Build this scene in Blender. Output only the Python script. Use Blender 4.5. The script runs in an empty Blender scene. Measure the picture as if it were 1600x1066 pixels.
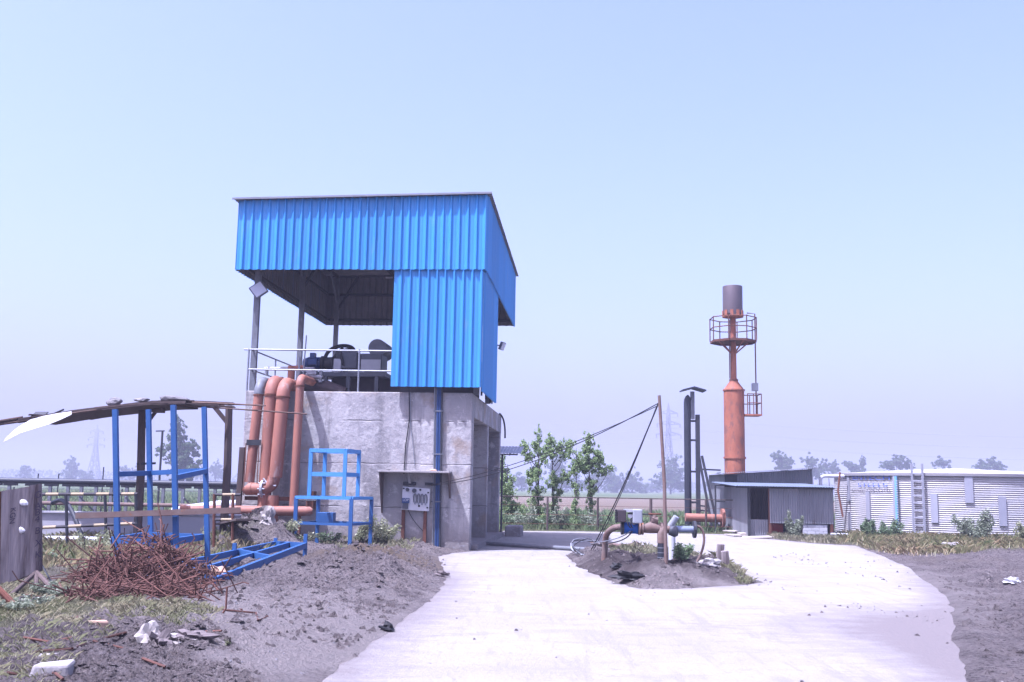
import bpy, bmesh, math, random
import numpy as np
from mathutils import Vector, Matrix
random.seed(7); rng = np.random.default_rng(7)
scene = bpy.context.scene
col = scene.collection
R = math.radians

# ------------------------------------------------------------------ camera
EYE = 1.6
FOC = 1600.0                                   # focal length in pixels of the 1600 px wide photograph
PITCH = math.atan((762 - 533) / FOC)
ROLL = R(1.0)
cd = bpy.data.cameras.new('camera'); cam = bpy.data.objects.new('camera', cd); col.objects.link(cam)
cd.sensor_width = 36; cd.lens = 36 * FOC / 1600; cd.clip_start = 0.1; cd.clip_end = 12000
cam.matrix_world = Matrix.Translation((0, 0, EYE)) @ Matrix.Rotation(math.pi / 2 + PITCH, 4, 'X') @ Matrix.Rotation(ROLL, 4, 'Z')
scene.camera = cam

# ------------------------------------------------------------------ sky and sun
SUNL = Vector((0.38, 0.27, -1.0)).normalized()          # direction the light travels
elev = math.asin(-SUNL.z); azim = math.atan2(-SUNL.x, -SUNL.y)
w = bpy.data.worlds.new('World'); scene.world = w; w.use_nodes = True
nt = w.node_tree; nt.nodes.clear()
sky = nt.nodes.new('ShaderNodeTexSky'); sky.sky_type = 'NISHITA'; sky.sun_disc = False
sky.sun_elevation = elev; sky.sun_rotation = azim; sky.altitude = 200
sky.air_density = 1.1; sky.dust_density = 6.0; sky.ozone_density = 2.0
bg = nt.nodes.new('ShaderNodeBackground'); bg.inputs[1].default_value = 0.15
wo = nt.nodes.new('ShaderNodeOutputWorld')
tint = nt.nodes.new('ShaderNodeMix'); tint.data_type = 'RGBA'; tint.blend_type = 'MULTIPLY'; tint.inputs[0].default_value = 1.0
tint.inputs[7].default_value = (1.06, 0.94, 1.0, 1)          # pale lavender dust haze in the air
nt.links.new(sky.outputs[0], tint.inputs[6]); nt.links.new(tint.outputs[2], bg.inputs[0]); nt.links.new(bg.outputs[0], wo.inputs[0])
sd = bpy.data.lights.new('sun', 'SUN'); sun = bpy.data.objects.new('sun', sd); col.objects.link(sun)
sd.energy = 4.9; sd.angle = R(0.53); sd.color = (1.0, 0.965, 0.93)
sun.rotation_euler = SUNL.to_track_quat('-Z', 'Y').to_euler()
vs = scene.view_settings
vs.view_transform = 'Standard'; vs.look = 'None'; vs.gamma = 1.0; vs.use_curve_mapping = False
vs.exposure = 1.25
vs.use_white_balance = True; vs.white_balance_temperature = 5320; vs.white_balance_tint = 25
scene.cycles.volume_bounces = 1; scene.cycles.max_bounces = 8; scene.cycles.use_denoising = True
scene.cycles.transparent_max_bounces = 8

# ------------------------------------------------------------------ measuring helpers (photograph -> place)
def ray(px, py):
    u = (px - 800) / FOC; v = -(py - 533) / FOC
    c, s = math.cos(ROLL), math.sin(ROLL)
    u, v = u * c - v * s, u * s + v * c
    return Vector((u, math.cos(PITCH) - v * math.sin(PITCH), math.sin(PITCH) + v * math.cos(PITCH)))
def gnd(px, py, z=0.0):
    d = ray(px, py); return Vector((0, 0, EYE)) + d * ((z - EYE) / d.z)
def at(px, py, Y):
    d = ray(px, py); return Vector((0, 0, EYE)) + d * (Y / d.y)

# ------------------------------------------------------------------ mesh builder
class MB:
    def __init__(s): s.v = []; s.f = []; s.m = []
    def add(s, vs_, fs, mi=0):
        b = len(s.v); s.v += [tuple(p) for p in vs_]; s.f += [tuple(b + i for i in f) for f in fs]; s.m += [mi] * len(fs)
        return s
    def box(s, lo, hi, mi=0):
        x0, y0, z0 = lo; x1, y1, z1 = hi
        return s.add([(x0,y0,z0),(x1,y0,z0),(x1,y1,z0),(x0,y1,z0),(x0,y0,z1),(x1,y0,z1),(x1,y1,z1),(x0,y1,z1)],
                     [(0,3,2,1),(4,5,6,7),(0,1,5,4),(1,2,6,5),(2,3,7,6),(3,0,4,7)], mi)
    def bar(s, p, q, w_, h_=None, up=(0, 0, 1), mi=0):
        p = Vector(p); q = Vector(q); h_ = h_ or w_; d = (q - p).normalized(); up = Vector(up)
        if abs(d.dot(up)) > 0.97: up = Vector((0, 1, 0))
        a = d.cross(up).normalized() * w_ / 2; b = a.cross(d).normalized() * h_ / 2
        return s.add([p-a-b,p+a-b,p+a+b,p-a+b,q-a-b,q+a-b,q+a+b,q-a+b],
                     [(0,1,2,3),(7,6,5,4),(1,0,4,5),(2,1,5,6),(3,2,6,7),(0,3,7,4)], mi)
    def tube(s, pts, r, n=8, mi=0, cap=True):
        pts = [Vector(p) for p in pts]; k = len(pts); rr = r if isinstance(r, (list, tuple)) else [r] * k
        vs_ = []; prev = None
        for i, p in enumerate(pts):
            t = (pts[min(i+1, k-1)] - pts[max(i-1, 0)])
            t = t.normalized() if t.length > 1e-9 else Vector((0, 0, 1))
            if prev is None:
                a = t.cross(Vector((0, 0, 1)) if abs(t.z) < 0.9 else Vector((1, 0, 0))).normalized()
            else:
                a = (prev - t * prev.dot(t)).normalized()
            prev = a; b = t.cross(a)
            vs_ += [p + (a * math.cos(2*math.pi*j/n) + b * math.sin(2*math.pi*j/n)) * rr[i] for j in range(n)]
        fs = [(i*n+j, i*n+(j+1) % n, (i+1)*n+(j+1) % n, (i+1)*n+j) for i in range(k-1) for j in range(n)]
        if cap: fs += [tuple(range(n-1, -1, -1)), tuple((k-1)*n + j for j in range(n))]
        return s.add(vs_, fs, mi)
    def lathe(s, prof, n=32, c=(0, 0, 0), mi=0, a0=0.0, a1=2*math.pi):
        full = abs(a1 - a0 - 2*math.pi) < 1e-6; m_ = n if full else n + 1; k = len(prof); vs_ = []
        for r, z in prof:
            for j in range(m_):
                a = a0 + (a1 - a0) * j / n; vs_.append((c[0] + r*math.cos(a), c[1] + r*math.sin(a), c[2] + z))
        fs = [(i*m_+j, i*m_+(j+1) % m_, (i+1)*m_+(j+1) % m_, (i+1)*m_+j) for i in range(k-1) for j in range(n)]
        return s.add(vs_, fs, mi)
    def build(s, name, mat, parent=None, smooth=False, base=None):
        me = bpy.data.meshes.new(name)
        b = Vector(base) if base is not None else (Vector(parent['_b']) if parent is not None and '_b' in parent else Vector((0, 0, 0)))
        me.from_pydata([(p[0]-b.x, p[1]-b.y, p[2]-b.z) for p in s.v], [], s.f)
        ms = mat if isinstance(mat, (list, tuple)) else [mat]
        for m_ in ms: me.materials.append(m_)
        if len(ms) > 1: me.polygons.foreach_set('material_index', s.m)
        if smooth: me.polygons.foreach_set('use_smooth', [True] * len(me.polygons))
        me.update()
        o = bpy.data.objects.new(name, me); col.objects.link(o)
        if parent is not None:
            o.parent = parent; o['_b'] = tuple(b)
        return o
def smooth_auto(o, ang=40):
    me = o.data; bm = bmesh.new(); bm.from_mesh(me)
    for e in bm.edges:
        e.smooth = not (len(e.link_faces) == 2 and e.calc_face_angle(0) > R(ang))
    for f in bm.faces: f.smooth = True
    bm.to_mesh(me); bm.free(); return o
def tag(o, label, cat, group=None, kind=None):
    if label: o['label'] = label
    if cat: o['category'] = cat
    if group: o['group'] = group
    if kind: o['kind'] = kind
    return o
FRAMES = {'world': Matrix.Identity(4)}
def thing(name, label, cat, base, frame='world', group=None):
    o = bpy.data.objects.new(name, None); col.objects.link(o)
    o.empty_display_size = 0.1
    o.matrix_world = FRAMES[frame] @ Matrix.Translation(Vector(base)); o['_b'] = tuple(base)
    return tag(o, label, cat, group)
def one(mb, name, mat, label, cat, base=None, frame='world', group=None, smooth=False, kind=None):
    """a thing that is one mesh"""
    if base is None:
        a = np.array(mb.v); base = ((a[:,0].min()+a[:,0].max())/2, (a[:,1].min()+a[:,1].max())/2, a[:,2].min())
    o = mb.build(name, mat, None, False, base)
    o.matrix_world = FRAMES[frame] @ Matrix.Translation(Vector(base))
    if smooth: smooth_auto(o)
    return tag(o, label, cat, group, kind)
def part(mb, name, mat, parent, smooth=False, label=None):
    o = mb.build(name, mat, parent)
    if smooth: smooth_auto(o)
    if label: o['label'] = label
    return o
def tube_part(pts, r, name, mat, parent, n=8, smooth=True): return part(MB().tube(pts, r, n), name, mat, parent, smooth)
def bar_part(p, q, w_, name, mat, parent, h_=None, up=(0, 0, 1)): return part(MB().bar(p, q, w_, h_, up), name, mat, parent)
def arc(c, r, a0, a1, u, v, n=8):
    c = Vector(c); u = Vector(u); v = Vector(v)
    return [c + u * r * math.cos(a0 + (a1-a0)*i/n) + v * r * math.sin(a0 + (a1-a0)*i/n) for i in range(n+1)]
def bez(p0, p1, p2, p3, n=12):
    p0, p1, p2, p3 = map(Vector, (p0, p1, p2, p3))
    return [p0*(1-t)**3 + p1*3*t*(1-t)**2 + p2*3*t*t*(1-t) + p3*t**3 for t in [i/n for i in range(n+1)]]

# ------------------------------------------------------------------ materials
KA = 0.76                                      # common albedo level of the dusty, sun-bleached surfaces
def al(c): return (c[0]*KA, c[1]*KA, c[2]*KA, 1)
def mat(name, c, c2=None, rough=0.8, metal=0.0, scale=3.0, amt=0.5, stretch=(1,1,1), bump=0.0, bscale=40.0, spots=None, sscale=6.0, sth=0.62, rnd=0.0, detail=6.0, spec=0.3):
    m = bpy.data.materials.new(name); m.use_nodes = True; t = m.node_tree; N = t.nodes; L = t.links
    b = N['Principled BSDF']; b.inputs['Roughness'].default_value = rough; b.inputs['Metallic'].default_value = metal
    b.inputs['Specular IOR Level'].default_value = spec
    tc = N.new('ShaderNodeTexCoord'); mp = N.new('ShaderNodeMapping'); mp.inputs['Scale'].default_value = stretch
    L.new(tc.outputs['Object'], mp.inputs['Vector'])
    nz = N.new('ShaderNodeTexNoise'); nz.inputs['Scale'].default_value = scale; nz.inputs['Detail'].default_value = detail
    nz.inputs['Roughness'].default_value = 0.6
    L.new(mp.outputs[0], nz.inputs['Vector'])
    c2 = c2 or tuple(x*0.72 for x in c)
    mx = N.new('ShaderNodeMix'); mx.data_type = 'RGBA'
    mx.inputs[6].default_value = al(c); mx.inputs[7].default_value = al(c2)
    mr = N.new('ShaderNodeMapRange'); mr.inputs[1].default_value = 0.5 - amt/2; mr.inputs[2].default_value = 0.5 + amt/2
    L.new(nz.outputs['Fac'], mr.inputs[0]); L.new(mr.outputs[0], mx.inputs[0])
    out = mx.outputs[2]
    if spots:
        n2 = N.new('ShaderNodeTexNoise'); n2.inputs['Scale'].default_value = sscale; n2.inputs['Detail'].default_value = 8; n2.inputs['Roughness'].default_value = 0.7
        L.new(mp.outputs[0], n2.inputs['Vector'])
        m2 = N.new('ShaderNodeMapRange'); m2.inputs[1].default_value = sth; m2.inputs[2].default_value = sth + 0.08
        L.new(n2.outputs['Fac'], m2.inputs[0])
        x2 = N.new('ShaderNodeMix'); x2.data_type = 'RGBA'; x2.inputs[7].default_value = al(spots)
        L.new(out, x2.inputs[6]); L.new(m2.outputs[0], x2.inputs[0]); out = x2.outputs[2]
    if rnd:
        oi = N.new('ShaderNodeObjectInfo'); hs = N.new('ShaderNodeHueSaturation'); m3 = N.new('ShaderNodeMapRange')
        m3.inputs[3].default_value = 1 - rnd; m3.inputs[4].default_value = 1 + rnd
        L.new(oi.outputs['Random'], m3.inputs[0]); L.new(m3.outputs[0], hs.inputs['Value']); L.new(out, hs.inputs['Color']); out = hs.outputs[0]
    L.new(out, b.inputs['Base Color'])
    if bump:
        n4 = N.new('ShaderNodeTexNoise'); n4.inputs['Scale'].default_value = bscale; n4.inputs['Detail'].default_value = 6
        L.new(mp.outputs[0], n4.inputs['Vector'])
        bp = N.new('ShaderNodeBump'); bp.inputs['Strength'].default_value = 1.0; bp.inputs['Distance'].default_value = bump
        L.new(n4.outputs['Fac'], bp.inputs['Height']); L.new(bp.outputs[0], b.inputs['Normal'])
    return m
def leafmat(name, c, c2, tr=0.35):
    m = bpy.data.materials.new(name); m.use_nodes = True; t = m.node_tree; N = t.nodes; L = t.links; N.clear()
    o = N.new('ShaderNodeOutputMaterial'); d = N.new('ShaderNodeBsdfDiffuse'); tl = N.new('ShaderNodeBsdfTranslucent'); ms = N.new('ShaderNodeMixShader')
    gl = N.new('ShaderNodeBsdfGlossy'); gl.inputs['Roughness'].default_value = 0.45; ms2 = N.new('ShaderNodeMixShader'); ms2.inputs[0].default_value = 0.02
    tc = N.new('ShaderNodeTexCoord'); nz = N.new('ShaderNodeTexWhiteNoise'); nz.noise_dimensions = '1D'
    at_ = N.new('ShaderNodeAttribute'); at_.attribute_name = 'lv'
    mx = N.new('ShaderNodeMix'); mx.data_type = 'RGBA'; mx.inputs[6].default_value = al(c); mx.inputs[7].default_value = al(c2)
    L.new(at_.outputs['Fac'], mx.inputs[0])
    L.new(mx.outputs[2], d.inputs[0]); L.new(mx.outputs[2], tl.inputs[0]); ms.inputs[0].default_value = tr
    L.new(d.outputs[0], ms.inputs[1]); L.new(tl.outputs[0], ms.inputs[2]); L.new(ms.outputs[0], ms2.inputs[1]); L.new(gl.outputs[0], ms2.inputs[2]); L.new(ms2.outputs[0], o.inputs[0])
    return m
BLUE = (0.035, 0.20, 0.62)
M = dict(
    sheet=mat('blue_sheet', (0.07, 0.315, 0.70), (0.055, 0.27, 0.62), rough=0.38, scale=1.2, amt=0.6, bump=0.012, bscale=1.6, rnd=0.09, spec=0.45, stretch=(1,1,.35), spots=(0.10,0.30,0.60), sscale=2.2, sth=.60),
    sheetback=mat('sheet_back', (0.25, 0.245, 0.25), (0.18, 0.175, 0.18), rough=0.5, scale=2, metal=0.2),
    galv=mat('galvanised_sheet', (0.33, 0.335, 0.36), (0.20, 0.20, 0.22), rough=0.5, metal=0.35, scale=1.5, stretch=(1,1,.3), spots=(0.16,0.13,0.12), sscale=3, sth=.64, rnd=.12),
    concrete=None,
    steel=mat('grey_painted_steel', (0.20, 0.215, 0.24), (0.13, 0.135, 0.15), rough=0.55, scale=6, spots=(0.12,0.07,0.05), sscale=9, sth=.66),
    darksteel=mat('dark_steel', (0.045, 0.05, 0.06), (0.03, 0.03, 0.035), rough=0.55, scale=6),
    rail=mat('galvanised_rail', (0.36, 0.38, 0.42), (0.24, 0.25, 0.27), rough=0.45, metal=0.5, scale=8),
    orange=mat('red_oxide_pipe', (0.385, 0.165, 0.11), (0.28, 0.125, 0.09), rough=0.62, scale=2.2, amt=.25, spots=(0.36,0.25,0.22), sscale=3.0, sth=.56, stretch=(1,1,.35), bump=.004, bscale=12),
    stack=mat('stack_oxide', (0.41, 0.15, 0.08), (0.30, 0.10, 0.055), rough=0.7, scale=2.0, amt=.22, spots=(0.22,0.095,0.07), sscale=3.2, sth=.52, stretch=(1,1,.45)),
    rust=mat('rust', (0.20, 0.075, 0.045), (0.10, 0.045, 0.03), rough=0.85, scale=14, amt=.6, rnd=.3, bump=.002),
    rebar=mat('rusty_rebar', (0.165, 0.075, 0.053), (0.075, 0.036, 0.028), rough=0.85, scale=9, amt=.6, rnd=.4),
    frameblue=mat('blue_frame_paint', (0.04, 0.13, 0.34), (0.03, 0.095, 0.26), rough=0.55, scale=6, amt=.6, spots=(0.06,0.05,0.06), sscale=10, sth=.69, bump=.001),
    standblue=mat('light_blue_frame_paint', (0.10, 0.32, 0.66), (0.075, 0.25, 0.56), rough=0.55, scale=6, amt=.6, spots=(0.08,0.06,0.07), sscale=12, sth=.7),
    wood=mat('weathered_timber', (0.13, 0.10, 0.09), (0.065, 0.045, 0.04), rough=0.9, scale=10, stretch=(1,1,.2), amt=.6, bump=.004, rnd=.2),
    bamboo=mat('dry_bamboo', (0.16, 0.10, 0.075), (0.08, 0.05, 0.04), rough=0.8, scale=8, amt=.6, rnd=.3),
    board=mat('grey_weathered_board', (0.35, 0.30, 0.285), (0.19, 0.155, 0.15), rough=0.9, scale=7, stretch=(1,1,.10), amt=.16, bump=.006, spots=(0.08,0.06,0.06), sscale=7, sth=.56),
    stone=mat('grey_stone', (0.24, 0.23, 0.23), (0.14, 0.135, 0.14), rough=0.95, scale=8, bump=.01, bscale=14, rnd=.2),
    white=mat('white_paint', (0.72, 0.72, 0.74), (0.6, 0.6, 0.62), rough=0.5, scale=5),
    slab=mat('pale_concrete_block', (0.40, 0.375, 0.355), (0.29, 0.27, 0.26), rough=0.9, scale=8, bump=.005),
    plastic=leafmat('white_plastic_sheet', (0.78, 0.78, 0.80), (0.72, 0.72, 0.76), .45),
    cloth=mat('dirty_cloth', (0.42, 0.385, 0.35), (0.24, 0.22, 0.205), rough=0.95, scale=6),
    paper=mat('tan_paper', (0.62, 0.42, 0.30), (0.50, 0.32, 0.22), rough=0.9, scale=6),
    black=mat('black_rubber', (0.018, 0.018, 0.02), (0.012, 0.012, 0.014), rough=0.6, scale=5),
    blackpipe=mat('black_pipe', (0.035, 0.04, 0.055), (0.02, 0.024, 0.034), rough=0.5, scale=4),
    motor=mat('motor_blue', (0.03, 0.07, 0.20), (0.02, 0.05, 0.14), rough=0.5, scale=8),
    machine=mat('machine_grey', (0.10, 0.11, 0.13), (0.06, 0.065, 0.08), rough=0.55, scale=4),
    plate=mat('machine_plate', (0.42, 0.43, 0.46), (0.34, 0.35, 0.37), rough=0.5, scale=5),
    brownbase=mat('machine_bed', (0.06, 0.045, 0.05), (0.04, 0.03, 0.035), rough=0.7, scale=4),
    meterblue=mat('meter_blue', (0.02, 0.12, 0.50), (0.015, 0.10, 0.42), rough=0.4, scale=5),
    boxgrey=mat('instrument_grey', (0.36, 0.38, 0.42), (0.28, 0.30, 0.33), rough=0.5, scale=5),
    pvc=mat('white_pvc', (0.66, 0.67, 0.72), (0.55, 0.56, 0.60), rough=0.4, scale=5),
    paleblue=mat('pale_blue_pipe', (0.24, 0.29, 0.42), (0.17, 0.20, 0.28), rough=0.5, scale=6, spots=(.16,.08,.05), sscale=7, sth=.63),
    rustpipe=mat('rusty_pipe', (0.15, 0.085, 0.066), (0.21, 0.165, 0.145), rough=0.8, scale=6, amt=.5, spots=(.30,.12,.04), sscale=5, sth=.6),
    tank=mat('tank_zinc', (0.52, 0.51, 0.505), (0.44, 0.43, 0.425), rough=0.7, metal=0.0, scale=1.4, amt=.5, rnd=0.07, spots=(.36,.32,.30), sscale=2.0, sth=.66, stretch=(1,1,.35)),
    tankstrip=mat('tank_strip', (0.40, 0.41, 0.46), (0.34, 0.345, 0.39), rough=0.5, metal=0.2, scale=3),
    roofwhite=mat('tank_roof', (0.50, 0.485, 0.48), (0.42, 0.405, 0.40), rough=0.6, scale=2),
    cyan=mat('cyan_pipe', (0.22, 0.46, 0.66), (0.16, 0.38, 0.58), rough=0.4, scale=4),
    painttext=mat('blue_lettering', (0.10, 0.16, 0.55), (0.22, 0.27, 0.60), rough=0.6, scale=6),
    darktext=mat('dark_lettering', (0.05, 0.04, 0.07), (0.09, 0.07, 0.10), rough=0.7, scale=6),
    flare=mat('flare_shroud', (0.12, 0.10, 0.115), (0.17, 0.135, 0.14), rough=0.5, metal=.4, scale=2, stretch=(1,1,.3), spots=(.26,.14,.11), sscale=2.5, sth=.64),
    red=mat('red_paint', (0.50, 0.05, 0.035), (0.36, 0.04, 0.03), rough=0.6, scale=6),
    brickwhite=mat('whitewashed_block', (0.60, 0.60, 0.63), (0.50, 0.50, 0.53), rough=0.9, scale=6, rnd=.08, bump=.004),
    ply=mat('pale_board', (0.58, 0.52, 0.45), (0.46, 0.41, 0.36), rough=0.85, scale=5, rnd=.1),
    glass=mat('lamp_glass', (0.62, 0.64, 0.70), (0.56, 0.58, 0.64), rough=0.15, scale=5),
    solar=mat('solar_panel', (0.02, 0.025, 0.05), (0.03, 0.035, 0.06), rough=0.6, scale=5),
    pylon=mat('pylon_steel', (0.30, 0.31, 0.33), (0.25, 0.26, 0.28), rough=0.5, metal=.3, scale=1),
    paleroof=mat('pale_blue_roof', (0.17, 0.21, 0.27), (0.11, 0.13, 0.16), rough=.6, scale=3),
    wall=mat('plastered_low_wall', (0.50, 0.49, 0.52), (0.40, 0.39, 0.42), rough=0.9, scale=1.2, spots=(.33,.33,.35), sscale=1.5, sth=.6),
    bark=mat('bark', (0.13, 0.11, 0.095), (0.08, 0.07, 0.06), rough=0.95, scale=10, stretch=(1,1,.3)),
    poplar=leafmat('poplar_leaf', (0.46, 0.58, 0.27), (0.24, 0.35, 0.14), .45),
    farleaf=leafmat('far_leaf', (0.13, 0.19, 0.09), (0.07, 0.11, 0.055), .3),
    weed=leafmat('weed_leaf', (0.45, 0.46, 0.28), (0.26, 0.29, 0.16)),
    bush=leafmat('bush_leaf', (0.25, 0.34, 0.18), (0.13, 0.19, 0.10)),
    greygreen=leafmat('grey_green_leaf', (0.36, 0.40, 0.28), (0.20, 0.24, 0.16)),
    grass=leafmat('grass_blade', (0.40, 0.42, 0.24), (0.60, 0.54, 0.38)),
    drygrass=leafmat('dry_grass_blade', (0.66, 0.53, 0.34), (0.34, 0.40, 0.18)),
    crop=leafmat('crop_blade', (0.24, 0.36, 0.16), (0.38, 0.44, 0.23)),
    clod=mat('mud_clod', (0.215, 0.184, 0.176), (0.12, 0.10, 0.099), rough=1.0, scale=4, bump=.006, bscale=25),
)
def striped(name, a, b_, pitch):
    m = mat(name, a, rough=.6); t = m.node_tree; N = t.nodes; L = t.links; b = N['Principled BSDF']
    tc = N.new('ShaderNodeTexCoord'); sx = N.new('ShaderNodeSeparateXYZ'); L.new(tc.outputs['Object'], sx.inputs[0])
    ml = N.new('ShaderNodeMath'); ml.operation = 'MULTIPLY'; ml.inputs[1].default_value = 1/pitch
    fr = N.new('ShaderNodeMath'); fr.operation = 'FRACT'; gt = N.new('ShaderNodeMath'); gt.operation = 'GREATER_THAN'; gt.inputs[1].default_value = .5
    L.new(sx.outputs[0], ml.inputs[0]); L.new(ml.outputs[0], fr.inputs[0]); L.new(fr.outputs[0], gt.inputs[0])
    mx = N.new('ShaderNodeMix'); mx.data_type = 'RGBA'; mx.inputs[6].default_value = al(a); mx.inputs[7].default_value = al(b_)
    L.new(gt.outputs[0], mx.inputs[0]); L.new(mx.outputs[2], b.inputs['Base Color']); return m
M['stripe'] = striped('black_yellow_rail', (0.42, 0.33, 0.20), (0.05, 0.045, 0.05), 0.55)

def concrete_mat():
    m = bpy.data.materials.new('raw_concrete'); m.use_nodes = True; t = m.node_tree; N = t.nodes; L = t.links
    b = N['Principled BSDF']; b.inputs['Roughness'].default_value = 0.92; b.inputs['Specular IOR Level'].default_value = .2
    tc = N.new('ShaderNodeTexCoord')
    def noise(sc, st=(1,1,1), det=6, ro=.6):
        mp = N.new('ShaderNodeMapping'); mp.inputs['Scale'].default_value = st; L.new(tc.outputs['Object'], mp.inputs[0])
        n = N.new('ShaderNodeTexNoise'); n.inputs['Scale'].default_value = sc; n.inputs['Detail'].default_value = det; n.inputs['Roughness'].default_value = ro
        L.new(mp.outputs[0], n.inputs['Vector']); return n.outputs['Fac']
    def rng_(v, a, c, lo=0, hi=1):
        r = N.new('ShaderNodeMapRange'); r.inputs[1].default_value = a; r.inputs[2].default_value = c; r.inputs[3].default_value = lo; r.inputs[4].default_value = hi
        L.new(v, r.inputs[0]); return r.outputs[0]
    def mix(f, a, c):
        x = N.new('ShaderNodeMix'); x.data_type = 'RGBA'; L.new(f, x.inputs[0])
        for k, vv in ((6, a), (7, c)):
            if isinstance(vv, tuple): x.inputs[k].default_value = al(vv)
            else: L.new(vv, x.inputs[k])
        return x.outputs[2]
    c = mix(rng_(noise(0.7), .42, .58), (0.47, 0.45, 0.435), (0.35, 0.335, 0.33))
    c = mix(rng_(noise(1.6, (1.2,1.2,.16)), .51, .62), c, (0.255, 0.245, 0.245))          # run-off streaks
    c = mix(rng_(noise(3.0, det=10, ro=.75), .54, .62), c, (0.51, 0.49, 0.472))             # lime patches
    c = mix(rng_(noise(1.1, (1,1,.8)), .55, .66), c, (0.34, 0.285, 0.24))                   # earthy stains
    sx = N.new('ShaderNodeSeparateXYZ'); L.new(tc.outputs['Object'], sx.inputs[0])
    # damp, splashed foot and a broken dark tide line
    ft = N.new('ShaderNodeMath'); ft.operation = 'MULTIPLY_ADD'; ft.inputs[1].default_value = -.9; L.new(noise(1.8, (1,1,.5), 8, .7), ft.inputs[0]); L.new(sx.outputs[2], ft.inputs[2])
    c = mix(rng_(ft.outputs[0], .35, -.25), c, (0.25, 0.225, 0.215))
    c = mix(rng_(noise(2.6, (1, 1, 2.2), 10, .75), .55, .61), c, (0.33, 0.318, 0.318))
    # pour joints, wavering
    jn = N.new('ShaderNodeMath'); jn.operation = 'MULTIPLY_ADD'; jn.inputs[1].default_value = .10
    L.new(noise(1.5), jn.inputs[0]); L.new(sx.outputs[2], jn.inputs[2])
    md = N.new('ShaderNodeMath'); md.operation = 'PINGPONG'; md.inputs[1].default_value = 0.55; L.new(jn.outputs[0], md.inputs[0])
    line = rng_(md.outputs[0], 0.0, 0.022, .75, 0.0)
    lm = N.new('ShaderNodeMath'); lm.operation = 'MULTIPLY'; L.new(line, lm.inputs[0]); L.new(rng_(noise(1.3), .42, .52), lm.inputs[1])
    c = mix(lm.outputs[0], c, (0.17, 0.16, 0.16))
    L.new(c, b.inputs['Base Color'])
    ad = N.new('ShaderNodeMath'); ad.operation = 'MULTIPLY_ADD'; ad.inputs[1].default_value = 2.0
    L.new(noise(2.2, det=9, ro=.7), ad.inputs[0]); L.new(noise(9, (1, 1, .5), det=8, ro=.7), ad.inputs[2])
    sb = N.new('ShaderNodeMath'); sb.operation = 'SUBTRACT'; L.new(ad.outputs[0], sb.inputs[0]); L.new(lm.outputs[0], sb.inputs[1])
    bp = N.new('ShaderNodeBump'); bp.inputs['Distance'].default_value = 0.022; bp.inputs['Strength'].default_value = 1.0
    L.new(sb.outputs[0], bp.inputs['Height']); L.new(bp.outputs[0], b.inputs['Normal'])
    return m
M['concrete'] = concrete_mat()

# ------------------------------------------------------------------ terrain
def _hash(ix, iy, seed):
    n = (ix.astype(np.int64) * 374761393 + iy.astype(np.int64) * 668265263 + seed * 974711) & 0x7fffffff
    n = ((n ^ (n >> 13)) * 1274126177) & 0x7fffffff
    return ((n ^ (n >> 16)) & 0xffff) / 65535.0
def vnoise(x, y, seed=0):
    x = np.asarray(x, float); y = np.asarray(y, float)
    ix = np.floor(x); iy = np.floor(y); fx = x - ix; fy = y - iy
    ux = fx*fx*(3-2*fx); uy = fy*fy*(3-2*fy)
    a = _hash(ix, iy, seed); b = _hash(ix+1, iy, seed); c = _hash(ix, iy+1, seed); d = _hash(ix+1, iy+1, seed)
    return (a*(1-ux)+b*ux)*(1-uy) + (c*(1-ux)+d*ux)*uy
def fbm(x, y, sc, seed=0, octv=4):
    s = 0; a = .5; t = 0
    for i in range(octv):
        s = s + a * vnoise(np.asarray(x)*sc, np.asarray(y)*sc, seed+i*17); t += a; a *= .55; sc *= 2.1
    return s / t
def poly_px(pts, z=0): return np.array([gnd(px, py, z).xy[:] for px, py in pts])
def sdf(poly, x, y):
    """signed distance to a polygon, positive inside"""
    x = np.asarray(x, float); y = np.asarray(y, float); d = np.full(x.shape, 1e9); ins = np.zeros(x.shape, bool); n = len(poly)
    for i in range(n):
        ax, ay = poly[i]; bx, by = poly[(i+1) % n]; ex, ey = bx-ax, by-ay
        t = np.clip(((x-ax)*ex + (y-ay)*ey) / (ex*ex+ey*ey+1e-12), 0, 1)
        d = np.minimum(d, (x-ax-t*ex)**2 + (y-ay-t*ey)**2)
        c = ((ay > y) != (by > y))
        with np.errstate(divide='ignore', invalid='ignore'):
            ins ^= c & (x < (bx-ax)*(y-ay)/(by-ay+1e-30)+ax)
    d = np.sqrt(d); return np.where(ins, d, -d)
road_near = [(-1.3, 2.0), (-1.55, 6.0)]
road_img = [(480,1066),(535,1028),(600,985),(640,955),(662,938),(684,915),(691,900),(684,884),(678,870),(700,864),(733,861)]
road_img2 = [(1130,835),(1200,842),(1270,849),(1340,853),(1382,868),(1420,885),(1462,912),(1486,930),(1497,948),(1500,968),(1502,990),(1512,1020),(1530,1066)]
ROAD = np.vstack([np.array(road_near), poly_px(road_img), np.array([(-0.6, 33.0), (-0.3, 39.0), (4.0, 39.6)]), poly_px(road_img2), np.array([(3.6, 6.0), (3.2, 2.0)])])
ISLAND = poly_px([(884,868),(905,886),(935,900),(962,910),(1000,920),(1050,921),(1110,918),(1160,915),(1190,911),(1165,897),(1130,884),(1090,872),(1050,866),(1000,862),(950,858),(905,858)])
MOUND = gnd(392, 858, .15).xy
def wob(x, y): return (fbm(x, y, 1.6, 91, 3) - .5) * .5
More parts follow.
